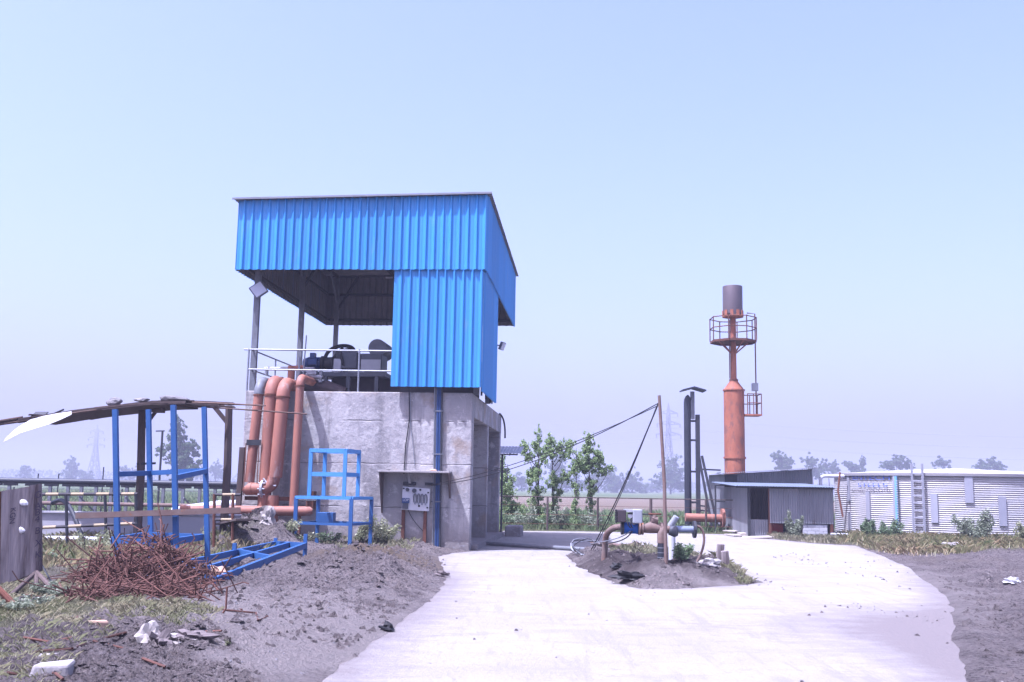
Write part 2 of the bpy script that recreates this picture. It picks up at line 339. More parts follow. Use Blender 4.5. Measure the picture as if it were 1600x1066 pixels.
def hgt(x, y):
    x = np.asarray(x, float); y = np.asarray(y, float)
    sr = sdf(ROAD, x, y) + wob(x, y)*.6
    si = sdf(ISLAND, x, y) + wob(x, y)*.6
    lump = (fbm(x, y, 1.1, 3, 5) - .5); fine = (fbm(x, y, 4.0, 8, 3) - .5) + .45*(fbm(x, y, 11.0, 18, 3) - .5); rid = np.abs(fbm(x, y, 2.3, 55, 4) - .5)
    out = np.clip(-sr / .9, 0, 1)
    left = np.clip((2.2 - x) / 2.0, 0, 1) * np.clip((36 - y) / 4, 0, 1)
    near = np.clip((48 - y) / 8, 0, 1) * np.clip((30 - np.abs(x)) / 8, 0, 1)
    h = out * (left * (.15 + .26*lump + .10*rid) + (1-left) * (.02 + .16*lump)) + out * (.13*fine) 
    h = h * near
    # ridge of spoil beside the road, in front of the blue stand
    d = np.hypot((x + 2.5) / 1.5, (y - 18.4) / 3.2); h = h + np.exp(-d*d*1.3) * (.20 + .30*fine + .25*lump) * out
    d = np.hypot((x + 3.9) / 1.6, (y - 9.8) / 1.6); h = h + np.exp(-d*d*1.5) * (.05 + .22*fine + .2*rid) * out
    d = np.hypot((x - MOUND[0]) / 1.0, (y - MOUND[1] - .6) / .9); h = h + np.exp(-d*d*1.6) * (.78 + .55*fine + .5*(rid-.1))
    raw = sdf(ROAD, x, y)
    brd_ = (.09 - raw)*.22 + .026*(fbm(x, y, 2.2, 61, 4) - .5)
    h = np.where(raw > .34, -.10, np.where(raw > -.35, np.maximum(np.where(sr > 0, -.10, h), brd_*np.clip((raw+.35)/.35, 0, 1)), h))
    isl = np.clip(si / .55, 0, 1)
    cx, cy = 2.9, 20.3
    dd = np.hypot((x-cx)/1.9, (y-cy)/2.6)
    hi = isl * (.13 + .26*np.exp(-dd*dd) + .34*lump + .22*fine)
    h = np.where(si > 0, np.maximum(hi, .012), h)
    return h
def hz(x, y): return float(hgt(np.array([x]), np.array([y]))[0])
def on(px, py, z0=.12):
    """ground point under a pixel, following the terrain"""
    z = z0
    for _ in range(5):
        p = gnd(px, py, z); z = .5*z + .5*max(0.0, hz(p.x, p.y))
    return Vector((p.x, p.y, max(0.0, hz(p.x, p.y))))
def axis(dense0, dense1, step, lim0, lim1):
    a = list(np.arange(dense0, dense1 + 1e-6, step)); s = step
    while a[-1] < lim1: s *= 1.28; a.append(a[-1] + s)
    s = step
    while a[0] > lim0: s *= 1.28; a.insert(0, a[0] - s)
    return np.array(a)
xs = axis(-11.5, 14.5, .075, -2600, 2600)
ys = [6.5]
while ys[-1] < 42: ys.append(ys[-1] + .04 + .0042*(ys[-1]-6.5))
s_ = .25
while ys[-1] < 3000: s_ *= 1.22; ys.append(ys[-1] + s_)
s_ = .2
while ys[0] > -900: s_ *= 1.3; ys.insert(0, ys[0] - s_)
ys = np.array(ys)
XX, YY = np.meshgrid(xs, ys); ZZ = hgt(XX, YY)
nx, ny = len(xs), len(ys)
def grid_mesh(name, X, Y, Z, material):
    ny_, nx_ = X.shape
    v = np.stack([X, Y, Z], -1).reshape(-1, 3)
    i = np.arange((ny_-1)*(nx_-1)); r_ = i // (nx_-1); c_ = i % (nx_-1); a = r_*nx_ + c_
    f = np.stack([a, a+1, a+nx_+1, a+nx_], -1)
    return np_mesh(name, v, f, material)
def np_mesh(name, v, f, material, smooth=False, attrs=None):
    me = bpy.data.meshes.new(name); k = f.shape[1]
    me.vertices.add(len(v)); me.vertices.foreach_set('co', np.asarray(v, np.float32).ravel())
    me.loops.add(f.size); me.loops.foreach_set('vertex_index', f.astype(np.int32).ravel())
    me.polygons.add(len(f)); me.polygons.foreach_set('loop_start', np.arange(0, f.size, k, dtype=np.int32))
    me.polygons.foreach_set('loop_total', np.full(len(f), k, np.int32))
    if smooth: me.polygons.foreach_set('use_smooth', np.ones(len(f), bool))
    for nme, arr in (attrs or {}).items():
        at_ = me.attributes.new(nme, 'FLOAT', 'POINT'); at_.data.foreach_set('value', np.asarray(arr, np.float32).ravel())
    me.update(calc_edges=True); me.validate()
    me.materials.append(material)
    o = bpy.data.objects.new(name, me); col.objects.link(o); return o

def ground_mat():
    m = bpy.data.materials.new('earth'); m.use_nodes = True; t = m.node_tree; N = t.nodes; L = t.links
    b = N['Principled BSDF']; b.inputs['Roughness'].default_value = 1.0; b.inputs['Specular IOR Level'].default_value = .1
    tc = N.new('ShaderNodeTexCoord')
    def noise(sc, det=8, ro=.65):
        n = N.new('ShaderNodeTexNoise'); n.inputs['Scale'].default_value = sc; n.inputs['Detail'].default_value = det; n.inputs['Roughness'].default_value = ro
        L.new(tc.outputs['Object'], n.inputs['Vector']); return n.outputs['Fac']
    def rng_(v, a, c):
        r = N.new('ShaderNodeMapRange'); r.inputs[1].default_value = a; r.inputs[2].default_value = c; L.new(v, r.inputs[0]); return r.outputs[0]
    def mix(f, a, c):
        x = N.new('ShaderNodeMix'); x.data_type = 'RGBA'; L.new(f, x.inputs[0])
        for k, vv in ((6, a), (7, c)):
            if isinstance(vv, tuple): x.inputs[k].default_value = al(vv)
            else: L.new(vv, x.inputs[k])
        return x.outputs[2]
    def attr(n):
        a = N.new('ShaderNodeAttribute'); a.attribute_name = n; return a.outputs['Fac']
    def addn(a, sc, k):
        x = N.new('ShaderNodeMath'); x.operation = 'MULTIPLY_ADD'; x.inputs[1].default_value = k; L.new(noise(sc), x.inputs[0]); L.new(a, x.inputs[2]); return x.outputs[0]
    c = mix(rng_(noise(.9), .42, .58), (0.345, 0.298, 0.278), (0.225, 0.192, 0.183))
    c = mix(rng_(noise(7, 10, .75), .51, .60), c, (0.36, 0.315, 0.30))
    c = mix(rng_(noise(20, 8, .75), .51, .58), c, (0.10, 0.085, 0.087))
    c = mix(rng_(noise(33, 8, .75), .555, .60), c, (0.36, 0.32, 0.31))
    c = mix(rng_(addn(attr('dust'), 1.2, 1.2), .86, 1.22), c, (0.42, 0.375, 0.35))
    c = mix(rng_(addn(attr('brown'), 1.3, .7), .6, 1.1), c, (0.24, 0.19, 0.14))
    c = mix(rng_(addn(attr('green'), 1.0, .6), .65, 1.05), c, (0.17, 0.175, 0.085))
    c = mix(rng_(addn(attr('damp'), 1.7, 1.0), .75, 1.15), c, (0.135, 0.113, 0.110))
    c = mix(attr('field'), c, mix(rng_(noise(.05), .4, .6), (0.11, 0.17, 0.07), (0.17, 0.19, 0.10)))
    c = mix(attr('plough'), c, (0.28, 0.215, 0.165))
    L.new(c, b.inputs['Base Color'])
    ad = N.new('ShaderNodeMath'); ad.operation = 'MULTIPLY_ADD'; ad.inputs[1].default_value = 2.2
    L.new(noise(6, 10, .72), ad.inputs[0]); L.new(noise(28, 8, .7), ad.inputs[2])
    bp = N.new('ShaderNodeBump'); bp.inputs['Distance'].default_value = .16; bp.inputs['Strength'].default_value = 1
    L.new(ad.outputs[0], bp.inputs['Height']); L.new(bp.outputs[0], b.inputs['Normal'])
    return m
M['earth'] = ground_mat()
ground = grid_mesh('ground', XX, YY, ZZ, M['earth']); tag(ground, None, None, kind='structure')
def setattr_(o, n, a):
    x = o.data.attributes.new(n, 'FLOAT', 'POINT'); x.data.foreach_set('value', np.asarray(a, np.float32).ravel())
def gauss(cx, cy, rx, ry): return np.exp(-(((XX-cx)/rx)**2 + ((YY-cy)/ry)**2))
setattr_(ground, 'dust', np.clip(.30*np.clip(1+sdf(ROAD, XX, YY)/1.2, 0, 1) + gauss(-3.2, 12.2, 1.8, 2.6)*.75 + gauss(-2.2, 10, .8, 2)*.5 + gauss(8, 18, 3, 6)*.25 + gauss(2.6, 17.8, 1.2, .5)*.8, 0, 1))
setattr_(ground, 'brown', np.clip(gauss(-2.6, 21.0, 1.6, 3.2)*1.0 + gauss(10.5, 25.5, 4, 2)*.35 + gauss(-6.2, 12.5, 1.6, 4)*.6, 0, 1))
setattr_(ground, 'green', np.clip(gauss(-5.6, 11.0, 1.6, 3.0)*.9 + gauss(-7.5, 20, 3, 6)*.8 + np.clip((YY-36.5)/1.5, 0, 1)*np.clip((-XX+11)/2, 0, 1) + gauss(13.5, 33.5, 4.5, 4.0)*.9 + gauss(3.4, 20.8, 1.0, 1.5)*.8, 0, 1))
setattr_(ground, 'damp', np.clip(gauss(2.9, 20.3, 2.2, 3.2)*.75 + gauss(-2.6, 18.2, 1.3, 2.2)*.35 + gauss(-3.7, 9.6, 1.6, 1.3)*.45 + gauss(7.0, 11.0, 1.6, 3.0)*.35 + gauss(9.5, 19, 2.5, 3.5)*.3 + gauss(-5.2, 21.8, 1.3, 1.3)*.3, 0, 1))
setattr_(ground, 'field', np.clip((YY-42)/4, 0, 1))
setattr_(ground, 'plough', np.clip((YY-60)/5, 0, 1)*np.clip((210-YY)/25, 0, 1)*.9*np.clip((XX+YY*.18)/6, 0, 1))

# road slab -------------------------------------------------------------
def densify(poly, step=.12):
    out = []
    n = len(poly)
    for i in range(n):
        a = poly[i]; b = poly[(i+1) % n]; k = max(1, int(np.hypot(*(b-a)) / step))
        for j in range(k): out.append(a + (b-a)*j/k)
    return np.array(out)
def road_mat():
    m = bpy.data.materials.new('dusty_concrete_road'); m.use_nodes = True; t = m.node_tree; N = t.nodes; L = t.links
    b = N['Principled BSDF']; b.inputs['Roughness'].default_value = .95; b.inputs['Specular IOR Level'].default_value = .15
    tc = N.new('ShaderNodeTexCoord')
    def noise(sc, st=(1,1,1), det=8, ro=.65):
        mp = N.new('ShaderNodeMapping'); mp.inputs['Scale'].default_value = st; L.new(tc.outputs['Object'], mp.inputs[0])
        n = N.new('ShaderNodeTexNoise'); n.inputs['Scale'].default_value = sc; n.inputs['Detail'].default_value = det; n.inputs['Roughness'].default_value = ro
        L.new(mp.outputs[0], n.inputs['Vector']); return n.outputs['Fac']
    def rng_(v, a, c):
        r = N.new('ShaderNodeMapRange'); r.inputs[1].default_value = a; r.inputs[2].default_value = c; L.new(v, r.inputs[0]); return r.outputs[0]
    def mix(f, a, c):
        x = N.new('ShaderNodeMix'); x.data_type = 'RGBA'; L.new(f, x.inputs[0])
        for k, vv in ((6, a), (7, c)):
            if isinstance(vv, tuple): x.inputs[k].default_value = al(vv)
            else: L.new(vv, x.inputs[k])
        return x.outputs[2]
    c = mix(rng_(noise(.5), .42, .58), (0.345, 0.33, 0.308), (0.31, 0.294, 0.277))
    c = mix(rng_(noise(1.3, (.5, 1.4, 1)), .52, .64), c, (0.285, 0.27, 0.255))
    c = mix(rng_(noise(2.2, (2.2, .22, 1), 10, .7), .52, .62), c, (0.28, 0.265, 0.25))
    c = mix(rng_(noise(4.5, det=12, ro=.8), .545, .60), c, (0.28, 0.265, 0.25))
    c = mix(rng_(noise(30, det=4), .55, .66), c, (0.29, 0.275, 0.26))
    a = N.new('ShaderNodeAttribute'); a.attribute_name = 'mud'
    ad = N.new('ShaderNodeMath'); ad.operation = 'MULTIPLY_ADD'; ad.inputs[1].default_value = 1.1; L.new(noise(2.4, (.6, 1.2, 1), 10, .75), ad.inputs[0]); L.new(a.outputs['Fac'], ad.inputs[2])
    c = mix(rng_(ad.outputs[0], .62, 1.15), c, (0.20, 0.178, 0.172))
    L.new(c, b.inputs['Base Color'])
    bp = N.new('ShaderNodeBump'); bp.inputs['Distance'].default_value = .03; L.new(noise(14, det=9, ro=.7), bp.inputs['Height']); L.new(bp.outputs[0], b.inputs['Normal'])
    return m
def build_road():
    P = densify(ROAD, .10); Q = densify(ISLAND, .10)
    P = P + np.stack([(fbm(P[:,0], P[:,1], 1.6, 5)-.5)*.22, (fbm(P[:,0], P[:,1], 1.6, 6)-.5)*.22], -1)
    Q = Q + np.stack([(fbm(Q[:,0], Q[:,1], 2.5, 15)-.5)*.2, (fbm(Q[:,0], Q[:,1], 2.5, 16)-.5)*.2], -1)
    # grid cells fully inside + rim triangulated by constrained Delaunay
    from mathutils.geometry import delaunay_2d_cdt
    gx, gy = np.meshgrid(np.arange(-2, 12, .45), np.arange(2, 40, .45)); gx = gx.ravel(); gy = gy.ravel()
    ok = (sdf(P, gx, gy) > .2) & (sdf(Q, gx, gy) < -.2)
    pts = [Vector(p) for p in P] + [Vector(p) for p in Q] + [Vector(p) for p in zip(gx[ok], gy[ok])]
    n, m_ = len(P), len(Q)
    ed = [(i, (i+1) % n) for i in range(n)] + [(n+i, n+(i+1) % m_) for i in range(m_)]
    v, e, f, *_ = delaunay_2d_cdt(pts, ed, [], 0, 1e-5)
    V = np.array([p[:] for p in v]); C = np.array([V[list(t)].mean(0) for t in f])
    keep = (sdf(P, C[:,0], C[:,1]) > 0) & (sdf(Q, C[:,0], C[:,1]) < 0)
    f = [t for t, k in zip(f, keep) if k]
    cnt = {}
    for t in f:
        for i in range(3):
            a, b_ = t[i], t[(i+1) % 3]; cnt[(a, b_)] = 1
    z = np.zeros(len(V))
    z += (fbm(V[:,0], V[:,1], .35, 31, 3)-.5)*.02
    vv = [(p[0], p[1], zz) for p, zz in zip(V, z)]; k = len(vv); vv += [(p[0], p[1], -.16) for p in V]
    ff = [tuple(t) for t in f] + [(b_, a, a+k, b_+k) for (a, b_) in cnt if (b_, a) not in cnt]
    me = bpy.data.meshes.new('road'); me.from_pydata(vv, [], ff); me.materials.append(road_mat())
    o = bpy.data.objects.new('road', me); col.objects.link(o); tag(o, None, None, kind='structure')
    x = np.array([p[0] for p in vv]); y = np.array([p[1] for p in vv])
    d = sdf(ROAD, x, y); di = -sdf(ISLAND, x, y)
    mud = np.clip(.62 - d*.75, 0, .62) + np.clip(.35 - di*1.2, 0, .4)
    mud *= np.where(y > 20, .55, .95)
    lr = np.exp(-(((x-5.3)/1.5)**2 + ((y-12.0)/2.6)**2)) * .85 + np.exp(-(((x-2.2)/2.2)**2 + ((y-12.6)/1.0)**2)) * .16
    lr += np.clip(1 - np.abs((y-14.6) - (x-3)*-.9)/.25, 0, 1)*.0
    setattr_(o, 'mud', np.clip(mud + lr, 0, 1))
build_road()

# ------------------------------------------------------------------ pump house (concrete base, blue shed on top)
YAW = R(4.7)
C0 = gnd(733, 861)
FRAMES['B'] = Matrix.Translation(C0) @ Matrix.Rotation(-YAW, 4, 'Z')
Binv = FRAMES['B'].inverted()
def bl(px, py, y):
    """building coordinates of a pixel on the plane at depth y behind the facade"""
    o = Binv @ Vector((0, 0, EYE)); d = Binv.to_3x3() @ ray(px, py); p = o + d * ((y - o.y) / d.y); return p
def corr(mb, o, ex, ez, nrm, xs0, xs1, zb, zt, pitch, depth=.03, rib=.48, thick=.004, wave=False):
    """profiled sheet: ribs run along ez; zb/zt give the bottom/top for each position along ex"""
    o, ex, ez, nrm = map(Vector, (o, ex, ez, nrm)); prof = []
    n = max(1, round((xs1-xs0)/pitch)); p_ = (xs1-xs0)/n
    for i in range(n):
        a = xs0 + i*p_
        if wave:
            for k in range(6): prof.append((a + p_*k/6, depth*.5*(1-math.cos(2*math.pi*k/6))))
        else:
            q = p_*rib
            prof += [(a, 0), (a + p_*.30, 0), (a + p_*.33, depth*.10), (a + p_*.37, 0), (a + p_ - q, 0), (a + p_ - q*.50, depth), (a + p_ - q*.30, depth)]
    prof.append((xs1, 0)); k = len(prof)
    f_ = lambda g, x: g(x) if callable(g) else g
    for side, mi in ((0, 0), (-thick, 1)):
        v = []
        for x, d in prof:
            for z in (f_(zb, x), f_(zt, x)): v.append(o + ex*x + ez*z + nrm*(d+side))
        fs = [(2*i, 2*i+2, 2*i+3, 2*i+1) for i in range(k-1)]
        if side: fs = [f[::-1] for f in fs]
        mb.add(v, fs, mi)
    v = []
    for x, d in prof:
        for z in (f_(zb, x), f_(zt, x)): v += [o+ex*x+ez*z+nrm*d, o+ex*x+ez*z+nrm*(d-thick)]
    mb.add(v, [(4*i, 4*i+1, 4*i+5, 4*i+4) for i in range(k-1)] + [(4*i+2, 4*i+6, 4*i+7, 4*i+3) for i in range(k-1)] + [(0,2,3,1), (4*k-4,4*k-3,4*k-1,4*k-2)], 0)
    return mb
BP = dict(frame='B')
house = thing('pump_house', 'raw concrete pump house with bright blue metal shed on top', 'building', (-3, 4, 0), 'B')
def bevel(o, w_=.02, seg=2):
    m = o.modifiers.new('bevel', 'BEVEL'); m.width = w_; m.segments = seg; m.limit_method = 'ANGLE'; return o
W, D, Ht = 6.0, 8.3, 4.0
bevel(part(MB().box((-W, 0, -.4), (0, .45, Ht)), 'front_wall', M['concrete'], house), .025)
part(MB().box((-W+.002, .45, -.4), (-1.7, D, 3.4)), 'side_wall', M['concrete'], house)
bevel(part(MB().box((-W+.002, .452, 3.4), (-.002, D, Ht-.003)), 'deck_slab', M['concrete'], house), .02)
bevel(part(MB().box((-1.7, 4.05, -.4), (-.01, 4.35, 3.4)), 'pier', M['concrete'], house), .015)
bevel(part(MB().box((-1.7, 7.85, -.4), (-.01, D-.01, 3.4)), 'pier', M['concrete'], house), .015)
part(MB().box((-1.69, .453, -.3), (.16, 8.1, .14)), 'plinth', M['concrete'], house)
# cladding of the shed
FB, FTL, FTR = 7.18, 9.06, 9.17
xl, xr, yf, yb = -6.35, .30, -.30, 9.0
def ftop(x): return FTL + (FTR-FTL)*(x-xl)/(xr-xl)
SH = [M['sheet'], M['sheetback']]
def sheets(o, ex, nrm, a, b, zb, zt, n, name='cladding_sheet', mats=None, pitch=.222, depth=.05):
    for i in range(n):
        x0 = a + (b-a)*i/n; x1 = a + (b-a)*(i+1)/n
        mb = MB(); off = Vector(nrm) * (.004 if i % 2 else 0); j = random.uniform(-.008, .008)
        corr(mb, Vector(o)+off, ex, (0,0,1), nrm, x0-.012, x1+.012, (lambda x: (zb(x) if callable(zb) else zb)+j), zt, pitch, depth)
        part(mb, name, mats or SH, house)
sheets((0, yf, 0), (1,0,0), (0,-1,0), xl, xr, FB, ftop, 6)
sheets((xr, 0, 0), (0,1,0), (1,0,0), yf, yb, FB-.02, lambda y: FTR-.02*(y-yf), 9)
sheets((xl, 0, 0), (0,1,0), (-1,0,0), yf, yb, FB, lambda y: FTL-.012*(y-yf), 9)
sheets((0, yb, 0), (1,0,0), (0,1,0), xl, xr, FB, 8.93, 6)
sheets((0, yf+.055, 0), (1,0,0), (0,-1,0), -2.09, .235, 4.12, FB+.15, 2)
sheets((xr-.05, 0, 0), (0,1,0), (1,0,0), yf+.10, 3.3, 4.02, FB+.12, 3)
# roof sheets, ribs running along the front
for i in range(9):
    y0 = -.44 + i*(9.65/9); y1 = y0 + 9.65/9 + .05
    mb = MB(); z0 = lambda y: 9.12 - .020*y
    n = round((y1-y0)/.19)
    prof = []
    for k in range(n):
        a = y0 + (y1-y0)*k/n; p_ = (y1-y0)/n
        prof += [(a, 0), (a+p_*.62, 0), (a+p_*.72, .03), (a+p_*.9, .03)]
    prof.append((y1, 0)); K = len(prof); xa, xb = -6.47, .43
    for sd_, mi in ((0, 0), (-.005, 1)):
        v = []
        for y, d in prof: v += [(xa, y, z0(y)+d+sd_+ (i % 2)*.004 - .055), (xb, y, z0(y)+d+sd_+(i % 2)*.004 + .065)]
        fs = [(2*k, 2*k+1, 2*k+3, 2*k+2) for k in range(K-1)]
        mb.add(v, fs if mi == 0 else [f[::-1] for f in fs], mi)
    part(mb, 'roof_sheet', [M['galv'], M['sheetback']], house)
part(MB().bar((-6.49, -.45, 9.07), (.44, -.45, 9.19), .02, .05), 'eaves_trim', M['galv'], house)
# frame
for x in (-5.93, .06):
    for y in ((.32, 4.5, 8.75) if x < 0 else (.32, 3.2, 8.75)):
        if x > 0 and y > 4: x = -.9
        part(MB().box((x-.075, y-.06, Ht-.02), (x+.075, y+.06, 8.95)), 'post', M['steel'], house)
for y in (.32, 4.5, 8.75):
    bar_part((-6.3, y, 8.93), (.27, y, 8.99), .10, 'roof_beam', M['darksteel'], house, .16)
for x in (-5.93, -3.9, -1.9, .06):
    bar_part((x, -.25, 9.02), (x, 8.95, 8.84), .06, 'purlin', M['darksteel'], house, .10)
for z in (7.35, 8.25):
    bar_part((-6.3, 8.93, z), (.25, 8.93, z), .05, 'girt', M['darksteel'], house, .09)
    bar_part((-6.28, -.2, z), (-6.28, 8.9, z), .05, 'girt', M['darksteel'], house, .09)
    bar_part((.22, -.2, z), (.22, 8.9, z), .05, 'girt', M['darksteel'], house, .09)
bar_part((-6.3, -.22, 7.3), (.25, -.22, 7.3), .05, 'girt', M['darksteel'], house, .09)
for y in (4.5, 8.75):
    bar_part((-5.93, y-.01, 7.6), (-5.2, y-.01, 8.9), .07, 'brace', M['darksteel'], house, .07)
    bar_part((-5.93, y, 7.9), (-5.93, y-1.1, 8.9), .06, 'brace', M['steel'], house, .06)
bar_part((-2.6, 5.5, 6.35), (-1.6, 5.5, 6.38), .10, 'rusty_channel', M['rust'], house, .12)
bar_part((-2.05, yf+.12, 4.15), (-2.05, yf+.12, 7.2), .06, 'panel_rail', M['darksteel'], house)
for z in (4.5, 5.8): bar_part((-2.08, yf+.13, z), (.2, yf+.13, z), .06, 'panel_rail', M['darksteel'], house)
for y in (.8, 1.9, 3.1): bar_part((.14, y, 4.0), (.14, y, 4.9), .05, 'panel_leg', M['darksteel'], house)
for z in (4.3, 4.75): bar_part((.15, .4, z), (.15, 3.5, z), .035, 'side_rail', M['steel'], house)
for y in (2.4, 3.5): bar_part((.15, y, 4.0), (.15, y, 4.77), .04, 'side_rail_post', M['steel'], house)
# hanging strip at the far corner of the deck
part(MB().tube(bez((.02, 7.4, 4.0), (.10, 7.9, 3.95), (.14, 8.3, 3.7), (.12, 8.4, 3.25)), .03, 5), 'loose_strip', M['darksteel'], house)
# white strip added to imitate the bright gap of daylight under the roof
part(MB().box((-4.2, 8.6, 8.80), (-2.9, 8.68, 8.84)), 'roof_gap_strip', M['white'], house)

# floodlights
def flood(name, lab, c, nrm, up_rot, s, mount):
    t = thing(name, lab, 'floodlight', c, 'B', 'floodlights on the pump house')
    c = Vector(c); n = Vector(nrm).normalized(); u = n.cross(Vector((0,0,1))).normalized(); v = u.cross(n)
    u2 = u*math.cos(up_rot)+v*math.sin(up_rot); v2 = -u*math.sin(up_rot)+v*math.cos(up_rot)
    def slab(s_, d0, d1):
        q = [c+u2*a*s_+v2*b_*s_+n*d for d in (d0, d1) for a, b_ in ((-1,-1),(1,-1),(1,1),(-1,1))]
        return MB().add(q, [(3,2,1,0),(4,5,6,7),(0,1,5,4),(1,2,6,5),(2,3,7,6),(3,0,4,7)])
    bevel(part(slab(s, -.05, .03), 'housing', M['steel'], t), .015); part(slab(s*.84, .028, .036), 'lens', M['glass'], t)
    bar_part(c-n*.05, mount, .03, 'bracket', M['darksteel'], t)
p = bl(404, 453, .12); flood('floodlight', 'square white floodlight tilted on its corner on the shed corner post', p, (.15,-1,.15), R(52), .19, (-5.93, .27, p.z))
p = bl(784, 540, 5.5); flood('floodlight', 'small floodlight sticking out from the far side of the blue shed', bl(785, 541, 3.5), (.9,-.35,-.4), 0, .12, (.20, 3.28, bl(785, 541, 3.5).z))

# deck railing
t = thing('deck_railing', 'thin grey pipe railing along the edge of the concrete deck', 'railing', (-4, .06, Ht), 'B')
for z in (5.1, 4.57):
    tube_part([(-6.12 if z > 5 else -5.98, .06, z), (-2.0, .06, z-.02)], .024, 'rail', M['rail'], t)
    tube_part([(-5.94, .12, z), (-5.94, 8.2, z)], .022, 'rail', M['rail'], t)
for x in (-5.99, -3.02): tube_part([(x, .06, Ht-.02), (x, .06, 5.12)], .026, 'post', M['rail'], t)
for y in (2.2, 6.2, 8.2): tube_part([(-5.94, y, Ht-.02), (-5.94, y, 5.1)], .024, 'post', M['rail'], t)

# machinery on the deck ---------------------------------------------------
def rect(px0, py0, px1, py1, y):
    a = bl(px0, py1, y); b = bl(px1, py0, y); return a.x, a.z, b.x, b.z
YE = 1.5
t = thing('blower_skid', 'dark blower set with blue motor and black hoses behind the deck railing', 'machine', (-3.4, YE, Ht), 'B')
x0, z0, x1, z1 = rect(478, 559, 503, 577, YE)
mc = (z0+z1)/2; mr_ = (z1-z0)/2*1.02
mo = MB(); mo.tube([(x0, YE, mc), (x1, YE, mc)], mr_*.9, 16)
for k in range(14):
    a = 2*math.pi*k/14; mo.bar((x0+.06, YE+math.cos(a)*mr_*.93, mc+math.sin(a)*mr_*.93), (x1-.03, YE+math.cos(a)*mr_*.93, mc+math.sin(a)*mr_*.93), .02, .04, up=(0, math.cos(a), math.sin(a)))
mo.tube([(x0-.07, YE, mc), (x0+.05, YE, mc)], [mr_*.75, mr_*1.03], 16); mo.box((x0+.12, YE-.1, mc+mr_*.8), (x0+.26, YE+.08, mc+mr_+.12))
motor = part(mo, 'motor', M['motor'], t, True)
part(MB().box((x0+.13, YE-.25, mc-.06), (x0+.36, YE-mr_*.9, mc+.10)), 'terminal_box', M['motor'], motor)
x2 = bl(521, 570, YE).x
part(MB().tube([(x1, YE, mc), (x1+.07, YE, mc), (x1+.09, YE, mc), (x2-.05, YE, mc), (x2, YE, mc)], [mr_*1.25, mr_*1.25, mr_*1.0, mr_*1.1, mr_*1.2], 18), 'blower_head', M['black'], t, True)
x3, z3, x4, z4 = rect(521, 561, 534, 584, YE-.3)
bevel(part(MB().box((x3, YE-.35, z3), (x4, YE+.3, z4)), 'gauge_cabinet', M['plate'], t), .02)
x5, z5, x6, z6 = rect(535, 551, 562, 578, YE)
part(MB().tube([(x5-.1, YE, mc+.05), (x5+.08, YE, mc+.1)], [.30, .38], 18), 'flange_cone', M['black'], t, True)
bevel(part(MB().box((x5+.02, YE-.3, z5), (x6, YE+.5, z6)), 'belt_guard', M['machine'], t), .03)
x7, z7, x8, z8 = rect(563, 554, 599, 580, YE)
bevel(part(MB().box((x7+.04, YE-.2, z7), (x8, YE+.6, z8)), 'gear_case', M['machine'], t), .03)
part(MB().box((x7+.06, YE-.225, z7+.01), (x8-.02, YE-.203, z8-.17)), 'guard_plate', M['plate'], t)
x9, z9, xa, za = rect(580, 539, 611, 556, YE+.6)
part(MB().tube([(x9+.27, YE+.1, (z9+za)/2), (x9+.27, YE+1.2, (z9+za)/2)], .25, 20), 'silencer_drum', M['steel'], t, True)
zs = bl(500, 583, YE).z
bed = MB(); bed.box((x0-.05, YE-.35, zs-.12), (x8+.15, YE+.65, zs))
for xx in (x0+.6, x5+.2, x8-.15): bed.box((xx, YE-.33, Ht), (xx+.1, YE-.23, zs-.12)); bed.box((xx, YE+.5, Ht), (xx+.1, YE+.6, zs-.12))
part(bed, 'skid_frame', M['machine'], t)
part(MB().box((x0+.75, YE+.1, Ht), (x8+.6, YE+.62, zs-.125)), 'oil_tray', M['brownbase'], t)
for k, (pa, pb, top) in enumerate((((508, 560), (553, 548), 541), ((522, 562), (553, 552), 549))):
    a = bl(*pa, YE); b = bl(*pb, YE+.1); c1 = bl(pa[0]+4, top-4, YE); c2 = bl(pb[0]-2, top-5, YE+.1)
    tube_part(bez(a, c1, c2, b, 14), .055, 'hose', M['black'], t, 8)
t = thing('suction_manifold', 'rusty red suction pipework with valves at the deck edge', 'pipework', (-4.6, .8, Ht), 'B')
a = bl(456, 566, .8); tube_part([(a.x, .8, Ht), (a.x, .8, 4.75)], .10, 'pipe', M['orange'], t, 12)
tube_part([(a.x, .8, 4.70), (a.x+.35, .8, 4.72)], .06, 'pipe', M['orange'], t, 10)
tube_part([(a.x-.85, 1.3, 4.72), (a.x-.9, 1.3, 4.74), (a.x+.5, 1.3, 4.74)], .05, 'header_pipe', M['rail'], t, 8)
tube_part([(a.x-.85, 1.3, 4.76), (a.x-.85, 1.3, 4.55)], .055, 'pipe_end', M['rail'], t, 8)
a2 = bl(439, 585, .8); tube_part([(a2.x, .8, Ht), (a2.x, .8, 4.45)], .075, 'pipe', M['orange'], t, 10)
a3 = bl(475, 560, .5); tube_part([(a3.x-.02, .5, Ht), (a3.x+.04, .5, 5.55)], .018, 'gauge_pole', M['rail'], t, 6)
tube_part([(a3.x-.12, .5, 4.35), (a3.x-.12, .5, 4.95)], .03, 'valve_stem', M['rail'], t, 8)
vb = MB(); vb.tube([(a3.x+.05, .6, 4.5), (a3.x+.5, .6, 4.42)], .07, 10); vb.box((a3.x+.1, .5, 4.5), (a3.x+.35, .68, 4.62)); vb.tube([(a3.x+.45, .6, 4.3), (a3.x+.45, .6, 4.6)], .05, 8)
part(vb, 'valve', M['rail'], t, True)
tube_part([(a3.x-.1, .75, 4.22), (a3.x+.6, .75, 4.2), (a3.x+1.1, .75, 4.05)], [.16, .16, .13], 'suction_pipe', M['brownbase'], t, 12)
